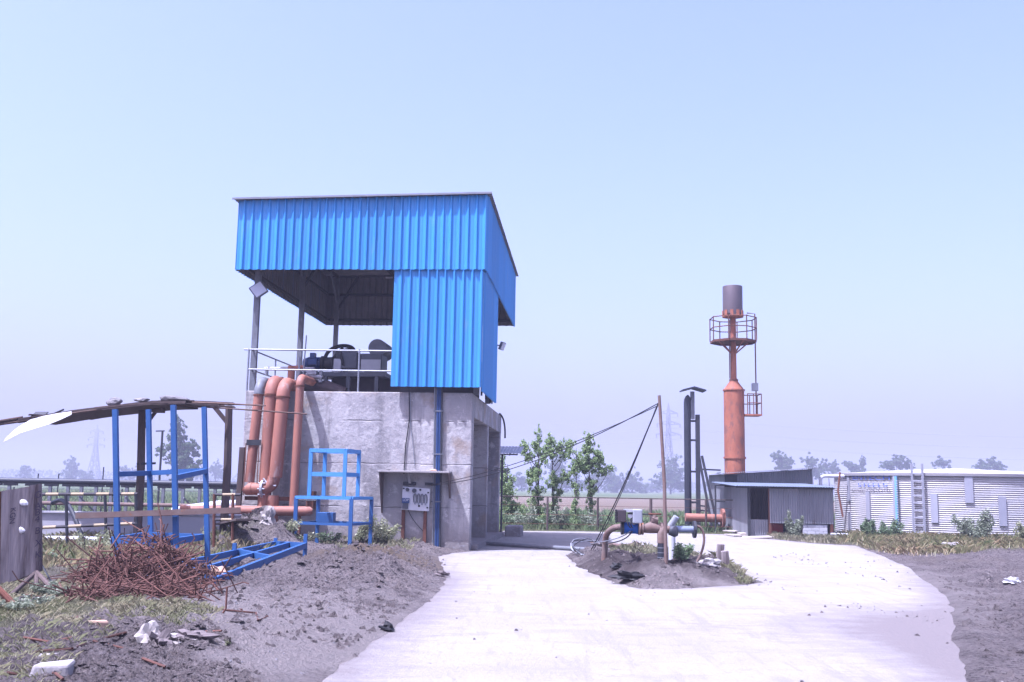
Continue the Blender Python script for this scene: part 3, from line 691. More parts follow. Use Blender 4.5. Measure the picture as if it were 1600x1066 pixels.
# white conduits on the deck behind the panel (seen in the slot under the sheet)
one(MB().box((-2.15, 1.4, Ht), (-.12, 2.6, 4.55)), 'machine_crate', M['darksteel'], 'dark machine base seen in the slot under the blue panel', 'machine', frame='B')

# riser pipes -------------------------------------------------------------
def goose(name, lab, x, xb, r, zb, m, tipY=1.1, y=-.5, re=.36, topz=4.24, band=True, elbow_mat=None):
    t = thing(name, lab, 'pipe', (xb, y, zb), 'B', 'riser pipes up the concrete wall')
    zs_ = topz - re
    part(MB().tube([(xb, y, zb), (x, y, zs_)], r, 20), 'pipe', m, t, True)
    e = arc((x, y+re, zs_), re, math.pi, math.pi/2, (0,1,0), (0,0,1), 10)
    part(MB().tube(e, r*1.03, 20), 'elbow', elbow_mat or m, t, True)
    part(MB().tube([(x, y+re, topz), (x, tipY, topz)], r, 20), 'outlet', m, t, True)
    if band:
        part(MB().lathe([(r*1.0, -.02), (r*1.12, -.02), (r*1.12, .02), (r*1.0, .02)], 20, (x, y, zs_-.02)), 'weld_collar', M['rust'], t)
        q = y + .1
        bar_part((x-r*1.05, y-r*.2, zs_-.55), (x+r*1.05, y-r*.2, zs_-.55), .012, 'clamp_band', M['rust'], t)
    return t
pA = goose('riser_pipe', 'slim orange riser pipe with grey elbow, nearest the wall corner', -5.47, -5.60, .125, 1.62, M['orange'], topz=4.22, elbow_mat=M['steel'])
pB = goose('riser_pipe', 'second orange riser pipe, tall and reaching down to the soil', -5.16, -5.22, .165, -.1, M['orange'], topz=4.22, y=-.46)
pC = goose('riser_pipe', 'third orange riser pipe joined to the sideways elbow', -4.82, -4.91, .165, 1.75, M['orange'], topz=4.16, y=-.55)
pD = goose('riser_pipe', 'thinnest orange riser pipe, rightmost of the four', -4.40, -4.43, .105, .95, M['orange'], topz=4.30, re=.2, y=-.5)
e = arc((-5.25, -.55, 1.75), .30, 0, -math.pi/2, (1,0,0), (0,0,1), 8)
part(MB().tube([(-4.95, -.55, 1.78)] + e[1:] + [(-5.55, -.55, 1.46)], .155, 18), 'side_elbow', M['orange'], pC, True)
part(MB().tube([(-5.5, -.55, 1.46), (-5.62, -.55, 1.46), (-5.66, -.55, 1.5)], [.165, .165, .14], 18), 'end_cap', M['orange'], pC, True)
part(MB().tube([(-4.97, -.5, 1.3), (-4.99, -.5, -.1)], .16, 18), 'lower_pipe', M['orange'], pC, True)
vc = MB(); vc.lathe([(.16,-.03),(.23,-.03),(.23,.03),(.16,.03)], 18)
vc.v = [(-5.22+z, -.55+x*.0+y, 1.46+x) for x, y, z in vc.v]
for a in range(8):
    vc.tube([(-5.30, -.55+.2*math.cos(a*.785), 1.46+.2*math.sin(a*.785)), (-5.12, -.55+.2*math.cos(a*.785), 1.46+.2*math.sin(a*.785))], .02, 6)
part(vc, 'bolted_flange', M['plate'], pC)
tube_part([(-5.2, -.62, 1.72), (-5.05, -.66, 1.56), (-4.85, -.66, 1.54)], .022, 'valve_lever', M['plate'], pC)
t = thing('pipe_bracket', 'dark steel bracket beam carrying the sideways elbow', 'bracket', (-5, -.3, 1.2), 'B')
bar_part((-5.72, -.42, 1.22), (-4.2, -.42, 1.22), .06, 'beam', M['rust'], t, .10)
bar_part((-5.68, -.62, 2.62), (-5.32, -.62, 2.62), .05, 'clamp', M['darksteel'], t, .14)
part(MB().box((-4.15, -.30, .98), (-3.98, -.02, 1.42)), 'wall_plate', M['rust'], t)
for x in (-5.7, -5.36): bar_part((x, -.62, 2.6), (x, -.62, 1.3), .02, 'hanger_rod', M['rust'], t)
bar_part((-5.82, -.52, 2.5), (-5.86, -.52, .1), .13, 'timber_post', M['wood'], t, .1)
t = thing('header_pipe', 'long low horizontal orange pipe ending in a rounded cap', 'pipe', (-5, -.85, .3), 'B')
part(MB().tube([(-7.2, -.85, .90), (-4.0, -.85, .93), (-3.9, -.85, .93), (-3.83, -.85, .93)], [.12,.12,.115,.06], 16), 'pipe', M['orange'], t, True)
part(MB().lathe([(.121,-.012),(.128,-.012),(.128,.012),(.121,.012)], 16, (0,0,0)), 'strap', M['rust'], t).matrix_local = Matrix.Translation(Vector((-4.15, -.85, .93))-Vector(t['_b'])) @ Matrix.Rotation(math.pi/2, 4, 'Y')
tube_part([(-4.15, -.85, .85), (-4.15, -.85, .0)], .035, 'prop', M['rust'], t)
tube_part([(-3.98, -.85, 1.02), (-3.98, -.85, 1.18)], .03, 'valve_stem', M['rust'], t)
tube_part([(-4.25, -.85, 1.2), (-3.65, -.85, 1.2)], .018, 'valve_handle', M['darksteel'], t, 6)

# conduits down the facade
t = thing('cable_conduits', 'bundle of dark blue cable conduits running down the facade', 'conduit', (-.8, -.06, 0), 'B')
for k, (dx, r, m_) in enumerate(((-.09, .028, 'steel'), (-.04, .035, 'motor'), (.02, .03, 'motor'), (.065, .024, 'darksteel'), (-.125, .012, 'rail'))):
    tube_part([(-.86+dx, -.05-.01*k, 4.6), (-.84+dx, -.05-.01*k, 3), (-.80+dx, -.05-.01*k, .05)], r, 'conduit', M[m_], t, 8)
for z in (3.5, 2.4, 1.2): part(MB().box((-.99, -.10, z), (-.72, -.02, z+.03)), 'saddle', M['steel'], t)
t = thing('hanging_cable', 'thin dark cable hanging down the facade left of the conduits', 'cable', (-1.6, -.03, 2), 'B')
tube_part([(-1.62, -.04, 4.3), (-1.65, -.03, 4.0), (-1.62, -.03, 3.3), (-1.70, -.03, 2.6), (-1.72, -.03, 1.9)], .014, 'cable', M['black'], t, 5)
tube_part([(-1.62, -.03, 4.0), (-1.60, -.03, 3.2), (-1.52, -.03, 2.7), (-1.45, -.03, 2.1)], .009, 'cable', M['rail'], t, 5)
# shelf and distribution board
t = thing('rain_shelf', 'pale slab shelf on side brackets above the switch board', 'shelf', (-1.4, -.2, 1.9), 'B')
bevel(part(MB().box((-2.30, -.52, 1.93), (-.48, -.0, 1.98)), 'slab', M['slab'], t), .008)
for x in (-2.26, -.52):
    part(MB().add([(x-.02,-.47,1.928),(x-.02,-.01,1.928),(x-.02,-.01,.9+.4*(x>-1)),(x+.02,-.47,1.928),(x+.02,-.01,1.928),(x+.02,-.01,.9+.4*(x>-1))], [(0,2,1),(3,4,5),(0,1,4,3),(1,2,5,4),(2,0,3,5)]), 'bracket', M['wood'], t)
part(MB().add([(-1.62,-.2,1.93),(-1.54,-.2,1.93),(-1.50,-.2,1.66),(-1.56,-.2,1.66),(-1.62,-.17,1.93),(-1.54,-.17,1.93),(-1.50,-.17,1.66),(-1.56,-.17,1.66)], [(0,3,2,1),(4,5,6,7),(0,1,5,4),(1,2,6,5),(2,3,7,6),(3,0,4,7)]), 'rag', M['slab'], t)
def rock(c, r, seed, flat=.7):
    bm = bmesh.new(); bmesh.ops.create_icosphere(bm, subdivisions=2, radius=1); rr = random.Random(seed); mb = MB()
    ph = [rr.uniform(0, 6) for _ in range(6)]
    for v in bm.verts:
        k = 1 + .22*math.sin(v.co.x*2.3+ph[0]) * math.sin(v.co.y*2.1+ph[1]) + .16*math.sin(v.co.z*3+ph[2]+v.co.x*2) + rr.uniform(-.06,.06)
        v.co = Vector((v.co.x*r[0], v.co.y*r[1], v.co.z*r[2]*1.0)) * k
    mb.v = [tuple(v.co + Vector(c)) for v in bm.verts]; mb.f = [tuple(v.index for v in f.verts) for f in bm.faces]; mb.m = [0]*len(mb.f)
    bm.free(); return mb
one(rock((-2.08, -.25, 2.0), (.06,.04,.025), 3), 'stone', M['stone'], 'small dark stone lying on the left end of the rain shelf', 'stone', frame='B', group='bits on the rain shelf')
one(rock((-.92, -.25, 2.0), (.09,.06,.03), 4), 'brick_shard', M['paper'], 'pinkish brick shard lying on the right end of the rain shelf', 'brick', frame='B', group='bits on the rain shelf')
t = thing('switch_board', 'white switch board with looped grey cables mounted under the shelf', 'electrical board', (-1.38, -.1, 1.0), 'B')
bx0, bz1 = -1.72, 1.60
def brd(u, v, y=-.13): return Vector((-1.72 + .70*u + .0*v, y, 1.58 - .58*v - .03*u))
q = [brd(0,0), brd(1,.03), brd(.98,1), brd(-.02,1)]
part(MB().add([*q, *[p + Vector((0,.04,0)) for p in q]], [(0,3,2,1),(4,5,6,7),(0,1,5,4),(1,2,6,5),(2,3,7,6),(3,0,4,7)]), 'panel', M['white'], t)
for u, v, r in ((.04,.08,.022),(.94,.2,.022),(.92,.85,.022),(.65,.10,.028),(.62,.80,.028)):
    c = brd(u, v, -.135); part(MB().tube([c, c-Vector((0,.012,0))], r, 10), 'screw', M['black'], t)
for u, v, r in ((.18,.12,.045),(.43,.15,.055)):
    c = brd(u, v, -.13); part(MB().tube([c, c-Vector((0,.05,0))], r, 14), 'indicator_lamp', M['machine'], t)
for k in range(4):
    u = .46 + .13*k
    tube_part(bez(brd(u-.03,.66,-.14), brd(u-.09,.15,-.2), brd(u+.12,.15,-.2), brd(u+.04,.66,-.14), 10), .016, 'cable_loop', M['steel'], t, 6)
    c = brd(u, .66, -.15); part(MB().tube([c, c-Vector((0,0,.05))], .02, 8), 'cable_gland', M['boxgrey'], t)
a = brd(.0, .5, -.13); b = brd(.26, .70, -.20); sw = part(MB().box((a.x, b.y, b.z), (b.x, a.y, a.z)), 'breaker', M['motor'], t)
a = brd(.01, .70, -.13); b = brd(.22, .95, -.18); part(MB().box((a.x, b.y, b.z), (b.x, a.y, a.z)), 'socket', M['machine'], t)
def text_mesh(s, size, extrude=0.0):
    cu = bpy.data.curves.new('lettering', 'FONT'); cu.body = s; cu.size = size; cu.extrude = extrude; cu.align_x = 'LEFT'
    ob = bpy.data.objects.new('lettering_tmp', cu); col.objects.link(ob); dg = bpy.context.evaluated_depsgraph_get(); dg.update()
    me = ob.evaluated_get(dg).to_mesh(); mb = MB(); mb.v = [tuple(v.co) for v in me.vertices]; mb.f = [tuple(p.vertices) for p in me.polygons]; mb.m = [0]*len(mb.f)
    ob.evaluated_get(dg).to_mesh_clear(); bpy.data.objects.remove(ob); bpy.data.curves.remove(cu)
    return mb
tx = text_mesh('LOP', .085); c = brd(.03, .63, -.204); tx.v = [(c.x+x, c.y, c.z+y) for x, y, z in tx.v]; part(tx, 'lettering', M['white'], sw)
for u in (.02, .82):
    c = brd(u, 1.0, -.06); part(MB().box((c.x-.03, -.09, .1), (c.x+.05, -.01, c.z)), 'support_leg', M['rust'], t)
tube_part(bez(brd(.2,1.0,-.05), brd(.3,1.3,-.04), brd(.5,1.6,-.04), brd(.8,1.9,-.04), 8), .008, 'cable', M['black'], t, 5)
part(MB().box((-1.72,-.10,1.62), (-1.40,-.03,1.70)), 'cable_tray', M['darksteel'], t); part(MB().box((-1.16,-.10,1.62), (-.93,-.03,1.69)), 'cable_tray', M['darksteel'], t)

# little solar awning beyond the far corner
cA = Vector((.55, 9.4, 0)); zA = bl(784, 712, 9.4).z
t = thing('awning', 'small tilted sheet awning on a thin post at the far corner', 'awning', cA, 'B')
xA = bl(784, 760, 9.4).x; xB = bl(816, 705, 9.4).x; xC = bl(770, 705, 9.4).x
tube_part([(xA, 9.4, -.05), (xA, 9.4, zA+.05)], .035, 'post', M['darksteel'], t)
mb = MB(); corr(mb, (0, 8.6, zA+.05), (1,0,0), Vector((0, 1.7, .30)), (0,-.17,.98), xC, xB, 0, 1, .12, .02, wave=True); part(mb, 'roof_sheet', [M['galv'], M['sheetback']], t)
bar_part((xC, 8.7, zA+.02), (xB-.1, 8.7, zA+.02), .05, 'beam', M['steel'], t); bar_part((xC, 10.1, zA+.26), (xB-.1, 10.1, zA+.26), .05, 'beam', M['steel'], t)
bar_part((xA+.3, 8.7, zA+.0), (xA+.3, 10.1, zA+.26), .04, 'beam', M['steel'], t)
bevel(one(MB().box((.2, 8.0, -.1), (.75, 9.0, .35)), 'concrete_block', M['concrete'], 'pale concrete block at the foot of the far building corner', 'block', frame='B'), .05)

# ------------------------------------------------------------------ light blue stand in front of the wall
t = thing('blue_stand', 'light blue angle iron stand, smaller frame on a lower table, before the wall', 'stand', at(520, 845, 25))
def frame_posts(corners, z0s, z1, w_, m_, par):
    for c, z0 in zip(corners, z0s): part(MB().box((c.x-w_/2, c.y-w_/2, z0), (c.x+w_/2, c.y+w_/2, z1)), 'leg', m_, par)
def ring(corners, z, w_, h_, m_, par, name='rail'):
    n = len(corners)
    for i in range(n):
        a = corners[i]; b = corners[(i+1) % n]; bar_part((a.x, a.y, z), (b.x, b.y, z), w_, name, m_, par, h_)
low = [at(462, 800, 24.6), at(548.5, 800, 24.3), at(580, 800, 25.35), at(497, 800, 25.65)]
frame_posts(low, [hz(c.x, c.y)-.03 for c in low], 1.28, .085, M['frameblue'], t)
ring(low, 1.285, .088, .07, M['standblue'], t); ring(low, .68, .05, .06, M['frameblue'], t)
upc = [at(484.6, 740, 24.65), at(538.7, 740, 24.45), at(560, 740, 25.25), at(507, 740, 25.45)]
frame_posts(upc, [1.32]*4, 2.42, .085, M['standblue'], t)
ring(upc, 2.40, .088, .09, M['standblue'], t); ring(upc, 1.84, .05, .10, M['standblue'], t)
a = at(497, 816, 25.3); b = at(523, 801, 25.3)
bevel(part(MB().box((a.x, 25.1, a.z), (b.x, 25.5, b.z)), 'steel_box', M['frameblue'], t), .01)

# ------------------------------------------------------------------ tall blue rack + frame lying on the ground
t = thing('steel_rack', 'tall dark blue welded steel rack with four posts behind the rebar heap', 'frame', at(270, 895, 16.2))
TP = [at(182.5, 740, 16.1), at(273, 740, 15.9), at(322, 740, 17.5), at(234, 740, 17.8)]
zt = [at(180, 640, 16.1).z, at(272, 633, 15.9).z, at(320, 636, 17.5).z, at(232, 640, 17.8).z]
for (pt_, pb_, Y_) in (((180,640),(184,880),16.1), ((271,633),(276,900),15.9), ((319,636),(325,898),17.5), ((232,640),(236,860),17.8)):
    a = at(*pt_, Y_); b = at(*pb_, Y_); k_ = (hz(b.x, b.y) - .04 - a.z) / (b.z - a.z); b = a.lerp(b, k_)
    part(MB().bar(b, a, .075, .075, up=(0, 1, 0)), 'post', M['frameblue'], t)
ring(TP, .69, .05, .10, M['frameblue'], t); ring(TP, .12, .06, .12, M['frameblue'], t)
for a, b, za, zb in ((0,3,1.70,1.74),(3,2,1.74,1.80),(1,2,1.66,1.79)):
    bar_part((TP[a].x, TP[a].y, za), (TP[b].x, TP[b].y, zb), .05, 'rail', M['frameblue'], t, .08)
t = thing('flat_rack', 'blue steel rack lying flat on the mud beside the tall rack', 'frame', on(400, 885))
A = on(334, 916); Bp = on(476, 872); Cq = on(430, 858); Dq = on(282, 888)
zF = .26
def gp(p, z): return Vector((p.x, p.y, z))
A, Bp, Cq, Dq = gp(A, .20), gp(Bp, .40), gp(Cq, .32), gp(Dq, .24)
for a, b, n in ((A, Bp, 'rail'), (Dq, Cq, 'rail'), (A, Dq, 'cross_bar'), (Bp, Cq, 'cross_bar'), (A.lerp(Bp, .55), Dq.lerp(Cq, .55), 'cross_bar'), (A.lerp(Dq, .5), Bp.lerp(Cq, .5), 'rail')):
    bar_part(a, b, .06, n, M['frameblue'], t, .11)
for p, l in ((Bp, .22), (Dq.lerp(Cq, .5), .18), (Cq, .12)):
    bar_part(p - Vector((0,0,.28)), p + Vector((0,0,l)), .07, 'stub', M['frameblue'], t, .07)
for p in (A.lerp(Bp, .45), A.lerp(Bp, .02), Dq.lerp(Cq, .1)): bar_part(p - Vector((0,0,.35)), p, .07, 'stub', M['frameblue'], t)

# ------------------------------------------------------------------ canopy of sticks and sheets on timber posts
t = thing('makeshift_canopy', 'sagging makeshift canopy of old boards and bamboo on timber posts', 'canopy', (-7, 24, 0))
CY = 24.0
cv = [(372,633),(330,631),(290,629),(235,630),(175,636),(120,642),(60,652),(0,661),(-60,672),(-130,684)]
def cpos(px, dy, Y):
    for (xa_, ya_), (xb_, yb_) in zip(cv, cv[1:]):
        if xb_ <= px <= xa_: q = ya_ + (yb_-ya_)*(xa_-px)/(xa_-xb_); return at(px, q+dy, Y)
    return at(px, cv[0][1]+dy, Y)
rr = random.Random(5)
for k in range(26):
    a = rr.uniform(-110, 230); b = a + rr.uniform(70, 200); b = min(b, 366); Y = CY + rr.uniform(-1.2, 1.2); dy = rr.uniform(-3.0, 3.5)
    st = max(3, int((b-a)/25)); tl = rr.uniform(-2, 2)
    pts = [cpos(a+(b-a)*i/st, dy + tl*i/st, Y + .2*i/st) for i in range(st+1)]
    if k % 3 == 0: tube_part(pts, rr.uniform(.018, .032), 'bamboo_pole', M['bamboo'], t, 6)
    else:
        mb = MB()
        for p, q in zip(pts, pts[1:]): mb.bar(p, q+(q-p)*.02, rr.uniform(.12, .3), .022)
        part(mb, 'plank', M['wood'], t)
for k, (a, b, dy) in enumerate(((60, 290, -1), (90, 270, 2), (30, 170, 1))):
    mb = MB(); st = 9
    for i in range(st):
        p = cpos(a+(b-a)*i/st, dy, CY-1.1+.3*k); q = cpos(a+(b-a)*(i+1)/st, dy, CY-1.1+.3*k)
        v = []
        for dY in (0, 1.9):
            for pt in (p, q): v += [pt + Vector((0, dY, .02+.02*dY)), pt + Vector((0, dY, -.02+.02*dY))]
        mb.add(v, [(0,2,3,1),(4,5,7,6),(0,4,6,2),(1,3,7,5)])
    part(mb, 'roof_sheet', M['wood'], t)
for (a, b) in (((300,629),(415,634)), ((250,632),(480,647)), ((330,632),(400,633))):
    tube_part([at(*a, CY-.9), at((a[0]+b[0])/2, (a[1]+b[1])/2-.5, CY-.95), at(*b, CY-1.0)], .018, 'bamboo_pole', M['bamboo'], t, 6)
# torn flaps at the sagging end
for k, (a, b) in enumerate((((45,648),(75,650)), ((55,654),(66,644)), ((95,652),(115,642)), ((60,657),(100,640)))):
    p = at(*a, CY-.5); q = at(*b, CY-.3); part(MB().bar(p, q, .35, .02), 'torn_sheet', M['darksteel'] if k % 2 else M['wood'], t)
for pxt, pyt, pxb, pyb, Y in ((222, 640, 214, 846, 24.3), (358, 634, 348, 846, 24.2), (240, 640, 238, 700, 24.3)):
    if pyb < 800: continue
    a = at(pxt, pyt, Y); b = at(pxb, pyb, Y); part(MB().tube([b-Vector((0,0,.15)), (a+b)/2+Vector((.03,0,0)), a], [.10,.095,.085], 6), 'timber_post', M['wood'], t)
bar_part(at(335, 636, 24.2), at(357, 663, 24.2), .09, 'brace', M['wood'], t); bar_part(at(245, 641, 24.3), at(225, 668, 24.3), .07, 'brace', M['wood'], t)
bar_part(at(214, 725, 24.25), at(243, 724, 24.25), .05, 'brace', M['darksteel'], t); part(MB().box(at(236, 644, 24.1)[:], (at(252, 636, 24.1)+Vector((0,.3,0)))[:]), 'timber_block', M['wood'], t)
for k, (px, py, w_, h_) in enumerate(((180, 628, .20, .09), (223, 625, .17, .05), (268, 624, .32, .085))):
    c = at(px, py, CY-.3)
    one(rock(c, (w_, .14, h_), 20+k), 'stone', M['stone'], ['rounded grey stone weighing down the canopy, leftmost of three', 'thin flat stone weighing down the canopy, between two bigger stones', 'widest grey stone weighing down the canopy, rightmost of three'][k], 'stone', group='stones on the canopy')
# white plastic sheet hanging from the canopy
tp = [(112,643),(92,646),(70,650),(48,656),(28,668),(8,685)]; bt = [(112,648),(95,656),(75,664),(52,671),(30,678),(5,692)]
v = []; n = len(tp); sub = 6
for i in range(n):
    for j in range(sub+1):
        f = j/sub; v.append(at(tp[i][0]*(1-f)+bt[i][0]*f, tp[i][1]*(1-f)+bt[i][1]*f, 21.6 - .07*math.sin(i*2.1+j*1.3) - .9*f))
fs = [(i*(sub+1)+j, i*(sub+1)+j+1, (i+1)*(sub+1)+j+1, (i+1)*(sub+1)+j) for i in range(n-1) for j in range(sub)]
o = one(MB().add(v, fs), 'plastic_sheet', M['plastic'], 'torn white plastic sheet hanging from the sagging end of the canopy', 'plastic sheet', smooth=True)
md = o.modifiers.new('solid', 'SOLIDIFY'); md.thickness = .006

# rusty angle beam across the blue frame
t = thing('angle_beam', 'long rusty angle beam leaning across the tall blue rack', 'beam', at(250, 803, 15.7))
a = at(118, 806, 15.74); b = at(376, 797, 15.76); bar_part(a, b, .012, 'flange', M['rustpipe'], t, .085); bar_part(a-Vector((0,-.05,.04)), b-Vector((0,-.05,.04)), .10, 'flange', M['rust'], t, .012)

# ------------------------------------------------------------------ left background
# low plastered wall of the lagoon, white pipe along it
t = thing('lagoon_wall', 'low pale grey plastered wall behind the canopy posts', 'wall', (-9.5, 25.4, 0))
part(MB().box((-22, 25.2, -.1), (-5.9, 25.5, .80)), 'wall', M['wall'], t); part(MB().box((-22, 25.15, .80), (-5.9, 25.55, .84)), 'coping', M['wall'], t)
o = one(MB().tube([at(40, 843, 23.6), at(120, 844, 23.5), at(188, 846, 23.4)], .085, 12), 'white_pipe', M['pvc'], 'white plastic pipe lying along the low wall near the sign', 'pipe', smooth=True)
bevel(one(MB().box((at(50,855,23).x, 22.6, -.1), (at(103,855,23).x, 23.2, at(80,853,23).z)), 'concrete_block', M['slab'], 'cracked pale concrete block under the white pipe', 'block'), .04)
# striped railing
t = thing('striped_railing', 'rusty pipe railing with black and yellow stripes by the low wall', 'railing', (-9, 22.6, 0))
YR = 22.6
for y0, y1 in ((773, 772), (830, 818)):
    tube_part([at(-60, y0, YR), at(215, y1, YR)], .035, 'rail', M['stripe'], t)
    tube_part([at(335, 773 if y0 < 800 else 812, YR), at(376, 773 if y0 < 800 else 812, YR)], .03, 'rail', M['stripe'], t)
for px in (20, 103, 164, 212): tube_part([at(px, 772, YR), Vector((at(px+3, 860, YR).x, YR, 0))], .035, 'post', M['darksteel'], t)
for px in (335, 364): tube_part([at(px, 772, YR), Vector((at(px, 850, YR).x, YR, 0.05))], .035, 'post', M['rust'], t)
t = thing('flexible_hose', 'dark green hose arching over the railing into the weeds', 'hose', at(120, 835, 23.2))
tube_part(bez(at(82, 786, 23.9), at(105, 772, 23.5), at(112, 795, 23.1), at(130, 845, 22.9), 16), .05, 'hose', M['blackpipe'], t)
# black pipeline on trestles
t = thing('trestle_pipeline', 'long black pipeline carried on a row of steel trestles', 'pipeline', (-16, 40, 0))
YT = 40.0
pz = at(100, 752, YT).z
def pzl(x): return pz
tube_part([(-30, YT, pz), (-8, YT, pz-.02)], .11, 'pipe', M['blackpipe'], t, 12)
tube_part([(-30, YT-.5, at(100, 786, YT).z), (-8, YT-.5, at(250, 789, YT).z)], .075, 'lower_pipe', M['rustpipe'], t, 10)
for k, px in enumerate((-10, 14, 48, 78, 106, 127, 150, 174, 198, 222, 255, 286, 312, 336, 366)):
    x = at(px, 770, YT).x
    bar_part((x, YT, -.05), (x, YT, pz-.12), .11, 'trestle_leg', M['steel'], t)
    bar_part((x-.22, YT, pz-.15), (x+.3, YT, pz-.15), .12, 'saddle', M['darksteel'], t, .10)
    if k % 3 == 0: bar_part((x, YT, .4), (x-.45, YT-.5, 1.0), .05, 'knee', M['steel'], t)
# instruments and thin poles behind
for k, (px, y0, y1, Y) in enumerate(((253, 674, 760, 55),)):
    t = thing('lamp_pole', 'thin dark pole with a small lamp head among the left trees', 'pole', at(px, 762, Y))
    a = at(px+1, y0, Y); tube_part([Vector((a.x, Y, 0)), a], .06, 'pole', M['darksteel'], t); bar_part(a + Vector((-.35, 0, 0)), a + Vector((.1, 0, .02)), .12, 'lamp_head', M['darksteel'], t, .06)
for k, px in enumerate((60, 92, 162)):
    p = at(px, 740 if k < 2 else 730, 42); one(MB().tube([(p.x, 42, 0), p], .025, 5), 'thin_stake', M['darksteel'], ['thin stake rising above the black pipeline, leftmost', 'thin stake above the pipeline, second from the left', 'taller thin stake above the pipeline, near the left blue post'][k], 'stake', group='stakes behind the pipeline')
o = one(MB().tube([at(270, 800, 30), at(300, 795, 30), at(345, 789, 30), at(376, 788, 30)], .13, 12), 'pale_pipe', M['pvc'], 'fat pale pipe lying behind the tall blue rack', 'pipe', smooth=True)
# wire fence beyond the pipeline on the left
t = thing('field_fence', 'thin wire field fence behind the black pipeline', 'fence', (-20, 46, 0))
for k in range(12): x = -34 + 2.4*k; tube_part([(x, 46, 0), (x, 46, 1.25)], .03, 'post', M['darksteel'], t, 5)
for z in (1.2, .6): tube_part([(-34, 46, z), (-7.6, 46, z)], .012, 'wire', M['darksteel'], t, 4)

# sign board on a pipe stand ------------------------------------------------
t = thing('sign_board', 'weathered grey board sign on a rusty pipe stand at the left edge', 'sign', at(45, 928, 14.3))
bA, bB, bC, bD = at(2, 768, 13.85), at(61, 757, 14.15), at(62, 893, 14.15), at(0, 915, 13.85)
bE, bF = at(-75, 784, 13.5), at(-75, 945, 13.5)
th = Vector((.02, .05, 0))
for k in range(4):
    f0, f1 = k/4+.002, (k+1)/4-.002
    q = [bA.lerp(bB, f0), bA.lerp(bB, f1), bD.lerp(bC, f1), bD.lerp(bC, f0)]; j = Vector((0, random.uniform(-.006, .006), random.uniform(-.012, .012)))
    q = [p + j for p in q]
    part(MB().add(q + [p + th for p in q], [(0,3,2,1),(4,5,6,7),(0,1,5,4),(1,2,6,5),(2,3,7,6),(3,0,4,7)]), 'plank', M['board'], t)
q = [bE, bA - Vector((.03,0,0)), bD - Vector((.03,0,0)), bF]
part(MB().add(q + [p + th for p in q], [(0,3,2,1),(4,5,6,7),(0,1,5,4),(1,2,6,5),(2,3,7,6),(3,0,4,7)]), 'rusty_plate', M['rust'], t)
ux = (bB-bA).normalized(); uz = Vector((0,0,1)); un = ux.cross(uz).normalized()
def put_text(s, px, py, size, rot, m_, par, Yd, lift=.018):
    c = bA.lerp(bB, px).lerp(bD.lerp(bC, px), py); z = c.z
    mb = text_mesh(s, size); cs, sn = math.cos(rot), math.sin(rot)
    mb.v = [tuple(Vector((c.x, c.y, z)) + ux*(x*cs-y*sn) + uz*(x*sn+y*cs) + un*lift) for x, y, _ in mb.v]
    part(mb, 'lettering', m_, par)
for ch, py in zip('GAB4BXK', (.15, .28, .35, .43, .56, .70, .83)): put_text(ch, .86, py, .13, 0, M['darktext'], t, 0)
put_text('KGN', .24, .20, .10, -math.pi/2, M['darktext'], t, 0)
for px, py, s in ((.60, .12, .05), (.58, .42, .05)):
    c = bA.lerp(bB, px); c = Vector((c.x, c.y, bA.z-(bA.z-bD.z)*py)) + un*.02
    part(rock(c, (s*1.3, .02, s), int(px*100)), 'peeling_paper', M['white'], t)
for px, py in ((.58, .72), (.25, .75)):
    c = bA.lerp(bB, px); c = Vector((c.x, c.y, bA.z-(bA.z-bD.z)*py)) + un*.008; part(MB().box((c.x-.02, c.y-.004, c.z-.09), (c.x+.012, c.y+.004, c.z+.05)), 'dark_mark', M['black'], t)
apex = at(57, 894, 14.15)
for px, py, Y in ((92, 929, 13.9), (57, 928, 14.6), (8, 935, 13.2)):
    p = on(px, py); tube_part([apex, p - Vector((0,0,.03))], .030, 'leg', M['wood'], t)
tube_part([at(-20, 903, 12.4), at(30, 953, 12.4)], .04, 'strut', M['rust'], t); tube_part([at(-30, 972, 12.35), at(40, 954, 12.6)], .045, 'foot_pipe', M['rust'], t)
tube_part([at(64, 880, 14.4), at(83, 915, 14.2), at(88, 930, 14.1)], .012, 'guy_wire', M['darksteel'], t, 5)

# ------------------------------------------------------------------ rebar heap
hc = Vector((-5.15, 14.6, .1))
heap = thing('rebar_heap', 'tangled heap of rusty cut reinforcing bars on the grass', 'scrap heap', hc)
rr = random.Random(11)
def heap_h(x, y):
    d = math.hypot((x+5.15)/1.10, (y-15.0)/1.25); d2 = math.hypot((x+4.45)/1.15, (y-13.0)/.95)
    return max(.68*max(0, 1-d**1.5)*(1+.25*math.sin(x*5.1)*math.cos(y*4.3)), .22*max(0, 1-d2**2))
def rod_pts(top):
    while True:
        x = rr.gauss(-5.0, .68); y = rr.gauss(14.1, .95)
        h = heap_h(x, y)
        if h > .02: break
    l = rr.uniform(.2, .6) if not top else rr.uniform(.35, 1.15); a = rr.uniform(0, math.pi*2); tilt = rr.gauss(0, .35) if rr.random() < .8 else rr.uniform(.6, 1.3)
    z = h*(rr.uniform(.35, 1.0) if not top else rr.uniform(.85, 1.05)) + .1
    d = Vector((math.cos(a)*math.cos(tilt), math.sin(a)*math.cos(tilt)*.7, math.sin(tilt))); c = Vector((x, y, z))
    p, q = c - d*l/2, c + d*l/2
    lo = .08
    for e in (p, q): e.z = max(e.z, lo)
    if rr.random() < .3:
        k = q + Vector((rr.uniform(-.12,.12), rr.uniform(-.1,.1), rr.uniform(-.02,.12))); k.z = max(k.z, lo); return [p, (p+q)/2+Vector((0,0,rr.uniform(-.02,.03))), q, k]
    return [p, q]
for k in range(300): tube_part(rod_pts(True), rr.choice((.007, .008, .010)), 'rod', M['rebar'], heap, 5)
mb = MB()
